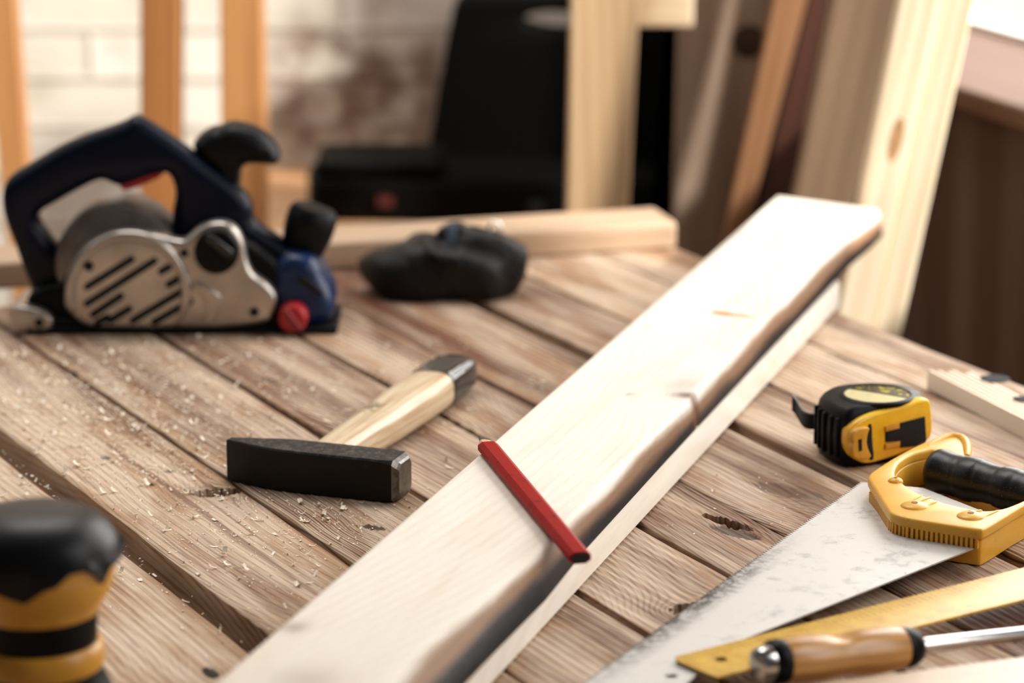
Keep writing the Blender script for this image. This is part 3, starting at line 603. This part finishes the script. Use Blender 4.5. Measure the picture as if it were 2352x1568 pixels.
# ------------------------------------------------------------------ folding rule
r0 = P(2128, 893); rd = unit(P(2352, 1010) - r0); rn = np.array([-rd[1], rd[0], 0]); rn = rn if rn[0] > 0 or rn[1] > 0 else -rn
if np.dot(rn, EY) < 0: rn = -rn
rule = thing('folding_rule', 'folded white wooden rule lying on edge at the right side of the bench', 'folding rule', r0 + rd * .11 + rn * .016)
rw = wood('white_rule_lacquer', '#efe8da', '#d8c8ae', rd, .02, .5, .4); rt = wood('rule_edge_wood', '#cfa573', '#a87a4c', rd, .004, .6, .5)
for i in range(6):
    st_ = [0, .003, .010, .007, .020, .016][i]; c = r0 + rd * (st_ + .118) + rn * (.0027 + i * .0055)
    sl = add('rule_segment', obox(c + EZ * .0080, rd, rn, EZ, .236, .0051, .0152), rw, rule, bevel=.0004)
    for k_ in (-1, 1): add('edge_stripe', obox(c + EZ * .0157 + rn * k_ * .0019, rd, rn, EZ, .2352, .0011, .0004), rt, sl)
jc = P(2286, 868, .0166)
add('joint_plate', lathe([(.012, 0), (.012, .0006), (.001, .0007)], (jc[0], jc[1], .0159), EZ, 30), M['hole'], rule)
jc2 = P(2350, 915, .0166); add('joint_plate', lathe([(.008, 0), (.008, .0006), (.001, .0007)], (jc2[0], jc2[1], .0159), EZ, 30), M['hole'], rule)

# ------------------------------------------------------------------ hand saw
def c3(pts): return [(1780 + x / 3.136, 820 + y / 3.136) for x, y in pts]
saw = thing('hand_saw', 'hand saw with worn steel blade and yellow plastic handle lying on the bench', 'saw', P(2000, 1250))
bz = .0135
ta, tb = P(1985, 1107, bz)[:2], P(1330, 1583, bz)[:2]; td = unit(tb - ta); L = np.linalg.norm(tb - ta); tnrm = np.array([td[1], -td[0]])
if np.dot(tnrm, P(2100, 1300, bz)[:2] - ta) > 0: tnrm = -tnrm      # points out of the blade
teeth = [ta]; n = int(L / .0035)
for i in range(n): teeth += [ta + td * L * (i + .15) / n + tnrm * .0001, ta + td * L * (i + .62) / n + tnrm * .0032]
teeth += [tb]
spine = [P(1420, 1610, bz)[:2], P(1560, 1585, bz)[:2], P(1600, 1548, bz)[:2], P(1612, 1505, bz)[:2], P(2237, 1258, bz)[:2], P(2300, 1190, bz)[:2], P(2120, 1120, bz)[:2]]
bp = np.array([np.asarray(q) for q in teeth + spine])
hole_ = np.array([P(x, y, bz)[:2] for x, y in ((1520, 1552), (1543, 1546), (1562, 1551), (1545, 1558))])
bl = NT('worn_saw_steel'); p_ = bl.obj(); n1 = bl.noise(p_, 45, 6, .7); n2 = bl.noise(p_, 190, 5, .7); sc1 = bl.noise(bl.vmul(p_, (300, 40, 1)), 3, 3)
dd = bl.math('ABSOLUTE', bl.dot(bl.vadd(p_, tuple(map(float, [*( -(ta - P(2000, 1250)[:2])), 0]))), (float(tnrm[0]), float(tnrm[1]), 0)))
near = bl.math('MULTIPLY', bl.step(dd, .018, .001), bl.step(bl.dist(p_, tuple(map(float, [*(P(1620, 1400, bz)[:2] - P(2000, 1250)[:2]), bz]))), .20, .05))
ds_ = bl.math('ADD', bl.math('MULTIPLY', bl.step(n1, .52, .70), .35), bl.math('MULTIPLY', near, bl.math('ADD', .25, bl.math('MULTIPLY', bl.step(n2, .38, .6), .7))))
sp2 = bl.math('MULTIPLY', bl.step(n2, .66, .72), .7)
c_ = bl.mix(bl.math('ADD', ds_, sp2, clamp=True), lin('#c6c3be'), lin('#3d3834'))
bl.bump(bl.math('ADD', n2, sc1), .06, .0004); bl.fin(c_, bl.math('ADD', .40, bl.math('MULTIPLY', n1, .25)), .6)
add('blade', onto(plate(bp, [chaikin(hole_, 2)], .0010, 0), (0, 0, bz - .0005), EX, EY, EZ), bl.m, saw, label='worn grey steel blade with dark toothed edge')
zt = .0275
outer = [(668, 868), (672, 845), (700, 820), (860, 715), (1050, 618), (1180, 570), (1270, 545), (1345, 553), (1392, 598), (1408, 660), (1405, 720), (1560, 800), (1800, 885), (1990, 945), (2090, 960), (2060, 930), (1794, 1062), (1620, 1170), (1505, 1240), (1480, 1242), (1180, 1195), (950, 1158), (840, 1125), (815, 1102), (740, 980)]
inner = [(1150, 660), (1040, 680), (960, 705), (890, 755), (860, 820), (872, 865), (920, 905), (1000, 962), (1090, 1002), (1200, 1042), (1350, 1080), (1500, 1108), (1620, 1095), (1720, 1060), (1850, 1000), (1900, 985), (1700, 925), (1450, 850), (1280, 780), (1200, 700)]
ym = NT('scuffed_yellow_plastic'); p_ = ym.obj(); n1 = ym.noise(p_, 75, 5, .7); n2 = ym.noise(p_, 700, 2)
c_ = ym.mix(ym.step(ym.noise(p_, 20, 3), .3, .7), lin('#edb846'), lin('#e2a632')); c_ = ym.mix(ym.math('MULTIPLY', ym.step(n1, .64, .74), .55), c_, lin('#8a5a1c'))
ym.bump(n2, .06, .0004); ym.fin(ym.mix(ym.step(n2, .70, .74), c_, lin('#f3dfae')), .36)
def raise_back(geo, k=.012):
    V = geo[0].copy(); q = P(2200, 1010, zt)[:2]; f0 = P(2060, 1110, zt)[:2]; d = unit(q - f0); Ld = np.linalg.norm(q - f0)
    t = np.clip((V[:, :2] - f0) @ d / Ld, 0, 1.2); t = t * t * (3 - 2 * np.clip(t, 0, 1)); V[:, 2] = np.where(V[:, 2] > .012, V[:, 2] + k * t, V[:, 2]); return V, geo[1]
lip = flat_plate(c3(outer), [c3(inner)], .0195, zt, .0022, 2, 3)
ow = np.array([P(x, y, zt)[:2] for x, y in c3(outer)]); cen = ow.mean(0)
lowp = plate(chaikin(cen + (ow - cen) * .972, 2), [chaikin(np.array([P(x, y, zt)[:2] for x, y in c3(inner)]), 2)], .0195, .001)
lowp = (lowp[0] + np.array([0, 0, .0105]), lowp[1])
ribs = []
fe = np.array([P(x, y, zt)[:2] for x, y in c3([(672, 900), (740, 985), (815, 1105), (845, 1128), (950, 1160), (1180, 1196), (1470, 1241)])]); cum = np.concatenate([[0], np.cumsum(np.hypot(*np.diff(fe, axis=0).T))])
for t in np.arange(.002, cum[-1] - .001, .0036):
    x = np.array([np.interp(t, cum, fe[:, 0]), np.interp(t, cum, fe[:, 1])]); x2 = np.array([np.interp(t + .001, cum, fe[:, 0]), np.interp(t + .001, cum, fe[:, 1])]); d = unit(np.array([*(x2 - x), 0])); nn_ = np.array([-d[1], d[0], 0])
    if np.dot(nn_[:2], cen - x) < 0: nn_ = -nn_
    ribs.append(obox(np.array([*x, .0172]) + nn_ * .0028, d, nn_, EZ, .0017, .0046, .0076))
hnd = add('handle', join(lip, lowp, *ribs), ym.m, saw, sharp=50, label='scuffed yellow plastic handle')
for (x, y), r in (((1005, 1072), .0098), ((1410, 1146), .0098), ((868, 893), .0055)):
    c = P(*c3([(x, y)])[0], zt); bs = add('screw_boss', lathe([(r, -.001), (r * .97, .0004), (r * .8, .0015), (r * .45, .0024), (.001, .0027)], c, EZ, 36), ym.m, hnd, sharp=70)
    add('screw_hole', lathe([(r * .23, .0024), (r * .23, .00290)], c, EZ, 16), plain('shaded_amber', '#8a5410', .6), bs)
for q0_, q1_ in (((975, 1038), (1068, 990)), ((1045, 1040), (1122, 1006)), ((1108, 1066), (1172, 1036)), ((1350, 1122), (1412, 1096)), ((1440, 1118), (1492, 1100)), ((1512, 1150), (1622, 1098))):
    a_, b_ = P(*c3([q0_])[0], zt), P(*c3([q1_])[0], zt)
    add('grip_ridge', tube([a_ - EZ * .0004, a_ * .75 + b_ * .25, (a_ + b_) / 2, b_ * .75 + a_ * .25, b_ - EZ * .0006], [.0005, .0008, .0009, .0009, .0005], 10), ym.m, hnd)
fl_ = chaikin(np.array([P(*c3([q])[0], .0268) for q in ((1100, 640), (1185, 595), (1270, 569), (1340, 578), (1378, 618), (1388, 670), (1385, 715))]), 2, False)
add('hand_guard', tube(fl_, np.interp(np.linspace(0, 1, len(fl_)), [0, .25, .8, 1], [.001, .0030, .0034, .002]), 16), ym.m, hnd)
ga, gb = P(2150, 1079, .019), P(2440, 1158, .019); gd = unit(gb - ga); gl_ = np.linalg.norm(gb - ga); gp = []
for t in np.linspace(0, gl_, 60):
    r = .0160 + .0007 * math.cos(t / .0175 * math.pi) - .0005 * math.exp(-(((t % .017) - .0085) / .0012) ** 2) * (1 if t > .012 else 0); r *= min(1, .9 + t / .03)
    gp.append((r, t))
gV, gF = lathe([(.012, -.001)] + gp + [(.01, gl_ + .001)], ga, gd, 40); gV[:, 2] = .019 + (gV[:, 2] - .019) * 1.0
gV[:, 2] = np.maximum(gV[:, 2], .0012)
gm = NT('dusty_black_rubber'); n_ = gm.noise(gm.obj(), 1100, 2); gm.fin(gm.mix(gm.step(n_, .70, .75), lin('#0f0d0b'), lin('#9a8f80')), .36, 0, .3)
add('grip', (gV, gF), gm.m, saw, sharp=60, label='black ribbed rubber grip')

# ------------------------------------------------------------------ yellow ruler, screwdriver, foreground batten
def c4(pts): return [(1340 + x / 2.324, 1100 + y / 2.324) for x, y in pts]
rul = NT('yellow_ruler_paint'); p_ = rul.obj(); n1 = rul.noise(p_, 60, 5, .7); n2 = rul.noise(p_, 420, 4, .7)
yd = unit(P(2352, 1304, .0165) - P(1555, 1500, .0165)); yn = np.array([-yd[1], yd[0], 0])
tick = rul.math('MULTIPLY', rul.step(rul.math('SINE', rul.math('MULTIPLY', rul.dot(p_, tuple(map(float, yd))), 6.283 / .005)), .75, .95), rul.step(rul.dot(p_, tuple(map(float, yn))), .0095, .0105))
c_ = rul.mix(rul.step(n1, .35, .7), lin('#dfb440'), lin('#cc9828')); c_ = rul.mix(rul.math('MULTIPLY', rul.step(n2, .56, .7), .55), c_, lin('#7a5a1e')); c_ = rul.mix(rul.math('MULTIPLY', tick, .6), c_, lin('#4a3a1a'))
rul.fin(c_, .35)
yo = [(490, 945), (500, 968), (712, 1056), (1830, 771), (2352, 641), (2700, 554), (2700, 382), (2352, 470)]
yr = add('yellow_ruler', flat_plate(c4(yo), [c4([(693, 958), (712, 948), (735, 946), (765, 953), (768, 964), (745, 972), (712, 970)])], .0148, .0165, .0003, 0), rul.m)
yr.location.z += 0
tag(yr, 'worn yellow metal ruler with a holed angled end lying over the saw blade', 'ruler')
sa, sb = P(1749, 1524, .0320), P(2352, 1456, .0180); sd = unit(sb - sa)
scr = thing('screwdriver', 'screwdriver with brown wooden handle and steel shaft in front of the yellow ruler', 'screwdriver', (sa + sb) / 2 * np.array([1, 1, 0]))
add('end_cap', lathe([(.001, -.0055), (.006, -.005), (.0095, -.003), (.0108, .001), (.0110, .006)], sa, sd, 40), M['steel'], scr, label='steel striking cap')
add('end_ring', lathe([(.0122, .0055), (.0136, .007), (.0140, .012), (.0136, .0145)], sa, sd, 40), M['black'], scr)
hg = lathe([(.0134, .0145), (.0141, .018), (.0143, .030), (.0142, .040), (.0136, .050), (.0131, .056), (.0133, .062), (.0140, .072), (.0139, .084), (.0133, .094), (.0126, .1005)], sa, sd, 56)
ev = hg[0]; t_ = (ev - sa) @ sd; upv = unit(EZ - sd * sd[2]); hgt = (ev - sa) @ upv; cut = .0135 - .0035 * np.exp(-((t_ - .055) / .008) ** 2)
ev -= np.outer(np.maximum(hgt - cut, 0), upv)
add('handle', (ev, hg[1]), wood('oiled_brown_handle', '#d9a25e', '#96602f', sd, .006, .8, .25), scr, sharp=60)
add('ferrule', lathe([(.0127, .1000), (.0130, .102), (.0120, .108), (.0095, .1125), (.0062, .1145)], sa, sd, 40), M['black'], scr)
add('shaft', lathe([(.0048, .113), (.0048, .25), (.0040, .255)], sa, sd, 30), M['steel'], scr, label='bright steel shaft')
fa, fb = P(1870, 1566, .022), P(2352, 1503, .022); fd = unit(fb - fa); fnv = np.array([fd[1], -fd[0], 0])
add_b = obox((fa + fb) / 2 + fd * .04 + fnv * .03 + EZ * -.011, fd, fnv, EZ, .34, .06, .0215)
tag(add('timber_offcut', add_b, wood('pale_offcut_wood', '#dcc4a6', '#b99474', fd, .008, .6, .35, 4.), bevel=.003), 'pale timber strip along the lower right corner in front of the screwdriver', 'timber strip')

# ------------------------------------------------------------------ orbital sander
sc0 = P(100, 1756, -.0099)
snd = thing('orbital_sander', 'yellow orbital sander with a black rubber dome in the near left corner', 'sander', sc0)
add('sanding_pad', lathe([(.060, .0002), (.0625, .002), (.0625, .011), (.056, .015), (.03, .016)], sc0, EZ, 64), M['rubber'], snd)
add('skirt', lathe([(.030, .015), (.048, .016), (.047, .034), (.040, .050), (.0350, .060), (.0350, .0685), (.03, .069)], sc0, EZ, 64), M['black'], snd)
add('collar', lathe([(.03, .0600), (.0360, .0615), (.0374, .0650), (.0370, .0745), (.0350, .0768), (.03, .0775)], sc0, EZ, 64), M['amber'], snd, label='amber ring around the waist')
add('waist', lathe([(.03, .0755), (.0335, .0765), (.0340, .087), (.0350, .0955), (.03, .0965)], sc0, EZ, 64), M['black'], snd)
add('motor_body', lathe([(.03, .0935), (.0352, .0950), (.0372, .1000), (.0420, .108), (.0452, .120), (.0462, .130), (.0455, .137), (.03, .138)], sc0, EZ, 72), M['amber'], snd, label='yellow motor body')
R = []; nA = 120; an = np.linspace(0, 2 * math.pi, nA, endpoint=False)
zig = np.interp((an * 180 / math.pi - 270 + 180) % 360 - 180, [-180, -120, -75, -48, -36, -22, 0, 14, 21, 30, 44, 52, 60, 66, 110, 180], [.118, .118, .116, .108, .120, .114, .108, .116, .117, .124, .125, .119, .112, .121, .125, .118]) + .006
dome = [(.0468, None), (.0478, .1310), (.0468, .1365), (.0440, .1425), (.0385, .1480), (.0310, .1525), (.0225, .1547), (.0120, .1558), (.0005, .1560)]
lowr = .0418 + (zig - .100) * .235
def dring(r, z): return np.column_stack([sc0[0] + np.cos(an) * r, sc0[1] + np.sin(an) * r, sc0[2] + (z if not np.isscalar(z) else np.full(nA, z))])
Rr = [dring(lowr - .002, zig), dring(lowr + .0018, zig), dring(np.maximum(lowr + .0022, .0455), np.maximum(zig + .003, .1275))]
Rr += [dring(np.full(nA, r), z) for r, z in dome[1:]]
add('rubber_dome', rings(Rr), plain('soft_black_rubber', '#0d0e12', .40, var=.2, spec=.25), snd, sharp=60)

# ------------------------------------------------------------------ background: back bench, tool case, studs, leaning boards
BZ = -.11
bw_ = wood('orange_bench_wood', '#c79a72', '#97693f', (1, 0, 0), .012, .7, .5)
bb = thing('back_bench', 'orange wooden bench along the brick wall carrying the tool case', 'bench', (-.1, 3.78, FLOOR))
add('bench_top', box(-.335, .14, 3.56, BW - .003, BZ - .04, BZ), bw_, bb, bevel=.003)
for x, y in ((-.29, 3.62), (-.29, 3.95), (.05, 3.62), (.05, 3.95)): add('leg', box(x - .03, x + .03, y - .03, y + .03, FLOOR, BZ - .04), bw_, bb)
YC = 3.86
tc = thing('tool_case', 'open black tool case with raised lid on the bench behind the pine stud', 'tool case', (PV(1150, 500, YC)[0], 3.80, BZ))
cm = plain('matt_black_case', '#050505', .6, var=.2, spec=.08)
lid = [(985, 440), (970, 430), (985, 330), (1036, 36), (1052, 0), (1090, -14), (1320, -8), (1420, 20), (1520, 52), (1572, 100), (1576, 190), (1548, 420), (1544, 440)]
lidh = [(1195, 48), (1225, 30), (1290, 26), (1340, 40), (1330, 66), (1290, 74), (1230, 66)]
lid_o = add('lid', up_plate(lid, [lidh], YC, .055, .006, 1, 2), cm, tc, sharp=60)
x0, x1 = PV(700, 520, 3.70)[0], PV(1530, 520, 3.70)[0]
base_pl = chaikin(np.array([(x0, 3.71), (x0 + .03, 3.69), (x1 - .03, 3.69), (x1, 3.71), (x1, 3.855), (x0, 3.855)]), 2)
def cring(z, k): c_ = np.array([(x0 + x1) / 2, 3.77]); return np.column_stack([c_ + (base_pl - c_) * k, np.full(len(base_pl), z)])
add('base', rings([cring(BZ + .0005, .98), cring(BZ + .006, 1.), cring(BZ + .040, 1.), cring(BZ + .046, .985)]), cm, tc, sharp=60)
add('tray_insert', rings([[(x0 + .01 + (a_ * .15), 3.72 + b_ * .12, BZ + .046 + (.020 if k else 0)) for a_, b_ in ((0, 0), (1, 0), (1, 1), (0, 1))] for k in (0, 1)]), cm, tc, bevel=.008)
add('latch', obox(PV(885, 462, 3.687), EX, EY, EZ, .018, .004, .012), plain('dark_red_latch', '#4a1512', .5), tc, label='dark red latch')
add('latch', obox(PV(1232, 474, 3.687), EX, EY, EZ, .018, .004, .012), plain('dark_blue_latch', '#101c30', .5), tc, label='dark blue latch')

def slab_px(name, tl, tr, br, bl, Y, thick, mat, label, cat, group=None, ztop=1.3, zbot=FLOOR, bevel=.002, parent=None):
    """straight timber whose front edges pass through four traced points on the plane at distance Y, carried down to zbot and up to ztop"""
    a, b, c, d = [PV(*q, Y) for q in (tl, tr, br, bl)]
    ex = lambda p_, q_, z: p_ + (q_ - p_) * ((z - p_[2]) / (q_[2] - p_[2]))
    q = [ex(a, d, ztop), ex(b, c, ztop), ex(b, c, zbot), ex(a, d, zbot)]
    V = np.array(q + [p_ + EY * thick for p_ in q]); Fc = [(0, 1, 2, 3), (7, 6, 5, 4), (0, 4, 5, 1), (1, 5, 6, 2), (2, 6, 7, 3), (3, 7, 4, 0)]
    o = add(name, (V, Fc), mat, parent, bevel=bevel)
    return tag(o, label, cat, group) if parent is None else o
ow_ = wood('orange_stud_wood', '#c9935c', '#935c30', (0, 0, 1), .012, .8, .5); ow2 = wood('brown_stud_wood', '#b57c48', '#7d4a22', (0, 0, 1), .014, .8, .5, 3.)
slab_px('timber_stud', (-45, 0), (30, 0), (60, 400), (0, 400), 3.50, .045, ow_, 'orange timber leaning slightly at the far left edge of the picture', 'timber post')
slab_px('timber_stud', (322, 0), (412, 0), (408, 480), (322, 480), 3.47, .06, ow2, 'brown upright timber post left of the pair rising behind the planer handle', 'timber post')
slab_px('timber_stud', (505, 0), (600, 0), (608, 400), (508, 400), 3.47, .06, ow_, 'orange upright timber post right of the pair behind the planer spout', 'timber post')
st_ = slab_px('timber_stud', (1312, 0), (1468, 0), (1445, 470), (1302, 470), 3.38, .06, wood('pale_stud_wood', '#cdb08a', '#a47c54', (-.04, 0, 1), .016, .6, .5), 'pale upright pine stud standing in front of the black tool case', 'timber post')
q0, q1 = PV(1400, 62, 3.445), PV(1592, 62, 3.445)
add('cross_rail', box(q0[0], q1[0], 3.442, 3.48, q0[2], q0[2] + .09), wood('pale_rail_wood', '#e6d3b4', '#c9a67c', (1, 0, 0), .014, .5, .5), st_, bevel=.003)

gb_ = PV(1720, 95, 3.535)
pl1 = slab_px('leaning_plank', (1560, 0), (1800, 0), (1700, 470), (1545, 560), 3.535, .022, wood('grey_brown_plank', '#a08c7a', '#6a4f3e', (.05, 0, 1), .03, .7, .55), 'wide grey-brown plank with a dark round knot leaning beside the tool case', 'plank', ztop=.45)
kn_ = lathe([(.019, -.0004), (.015, -.0010), (.001, -.0012)], (gb_[0], 3.535, gb_[2]), (0, 1, 0), 24); add('knot', kn_, plain('dark_knot', '#3a2012', .6), pl1)
slab_px('leaning_plank', (1780, 0), (1858, 0), (1735, 470), (1672, 500), 3.455, .025, wood('tan_plank', '#a67c58', '#7a4e30', (.2, 0, 1), .015, .7, .5, 1.), 'narrow tan plank leaning next to the knotted grey-brown plank', 'plank', ztop=.45)
slab_px('leaning_plank', (1840, 0), (1930, 0), (1835, 470), (1740, 500), 3.49, .02, wood('shade_dark_plank', '#4a2818', '#2c150c', (.2, 0, 1), .015, .7, .5, 2.), 'leaning plank coloured dark for the shade between the two tan planks', 'plank', ztop=.45)  # shade between the boards is put into this plank's dark colour
slab_px('leaning_plank', (1915, 0), (2085, 0), (1960, 470), (1815, 500), 3.25, .03, wood('dull_tan_plank', '#8c745c', '#685040', (.2, 0, 1), .02, .6, .5, 5.), 'broad dull tan plank leaning just left of the two bright boards', 'plank', ztop=.45)
bp_ = wood('bright_board_wood', '#eddfc4', '#cba878', (.21, 0, 1), .016, .7, .5, 6.)
slab_px('leaning_board', (2068, 0), (2160, 0), (2012, 720), (1928, 700), 3.05, .03, bp_, 'left one of two bright pine boards leaning behind the bench corner', 'board', ztop=.5)
slab_px('leaning_board', (2160, 0), (2240, 0), (2072, 755), (2012, 720), 3.055, .05, bp_, 'right one of two bright pine boards leaning beside the window sill', 'board', ztop=.5)

bk = PV(2058, 320, 3.05); bo_ = [o for o in COL.objects if o.name.startswith('leaning_board')][0]
add('knot', onto(plate([(math.cos(t) * .006, math.sin(t) * .022) for t in np.linspace(0, 6.283, 24, endpoint=False)], [], .0008, 0), (bk[0], 3.05, bk[2]), unit((.98, 0, -.2)), unit((.2, 0, .98)), -EY), plain('tan_knot', '#b98c5e', .6), bo_)
# ------------------------------------------------------------------ sawdust and shavings on the planks
Vs, Fs = [], []
def flake(c, size, curl, rot, tilt):
    n = len(Vs); ca, sa_ = math.cos(rot), math.sin(rot); wd = size * random.uniform(.25, .6)
    for k in range(4):
        t = k / 3 - .5; x = t * size; z = curl * size * (t * t * 4) * .5 + tilt * (t + .5) * size
        for yy in (-wd / 2, wd / 2): Vs.append((c[0] + x * ca - yy * sa_, c[1] + x * sa_ + yy * ca, c[2] + z + .0003))
    for k in range(3): a_ = n + 2 * k; Fs.append((a_, a_ + 1, a_ + 3, a_ + 2))
cl = [(300, 930, 190, 110, 900), (160, 880, 90, 50, 700), (260, 1010, 150, 90, 900), (500, 900, 260, 70, 500), (200, 850, 150, 60, 500), (420, 1040, 120, 60, 350), (560, 1190, 130, 60, 300), (760, 1190, 110, 45, 240), (500, 820, 260, 40, 350), (60, 960, 60, 90, 200), (450, 1400, 130, 90, 70), (900, 960, 220, 130, 170), (1250, 850, 200, 90, 60), (80, 1100, 70, 40, 80), (620, 1320, 120, 60, 60), (1700, 1150, 250, 110, 60), (340, 1230, 90, 60, 160)]
for (mx_, my_, sx_, sy_, n) in cl:
    for _ in range(n):
        px, py = rng.normal(mx_, sx_), rng.normal(my_, sy_)
        if py < 770 or px < -30: continue
        s_, w_ = px_sw(px, py)
        zt_ = [z for a_, b_, z, t in PL if a_ + .002 < w_ < b_ - .002]
        if not zt_ or s_ > S1: continue
        q = table_pt(*px_sw(px, py, zt_[0]), zt_[0])
        sb_, wb_ = float(q @ B1), float(q @ B2)
        if -.69 < wb_ < -.57 or np.hypot(*(q - sc0)[:2]) < .066: continue
        if abs((q - hc) @ hy) < .018 and abs((q - hc) @ hx) < L2 + .003: continue
        big = random.random() < .10
        flake(q, random.uniform(.0030, .0068) if big else random.uniform(.0008, .0028), random.uniform(0, 1.0), random.uniform(0, 6.28), random.uniform(-.1, .5) if big else 0)
sd_o = add('wood_shavings', (np.array(Vs), Fs, np.zeros(len(Fs), int)), plain('shaving_wood', '#f8eedc', .6, c2='#e6cfab', scale=300), None, sharp=180)
sd_o['kind'] = 'stuff'; tag(sd_o, 'pale wood shavings and sawdust scattered over the planks around the hammer', 'shavings')
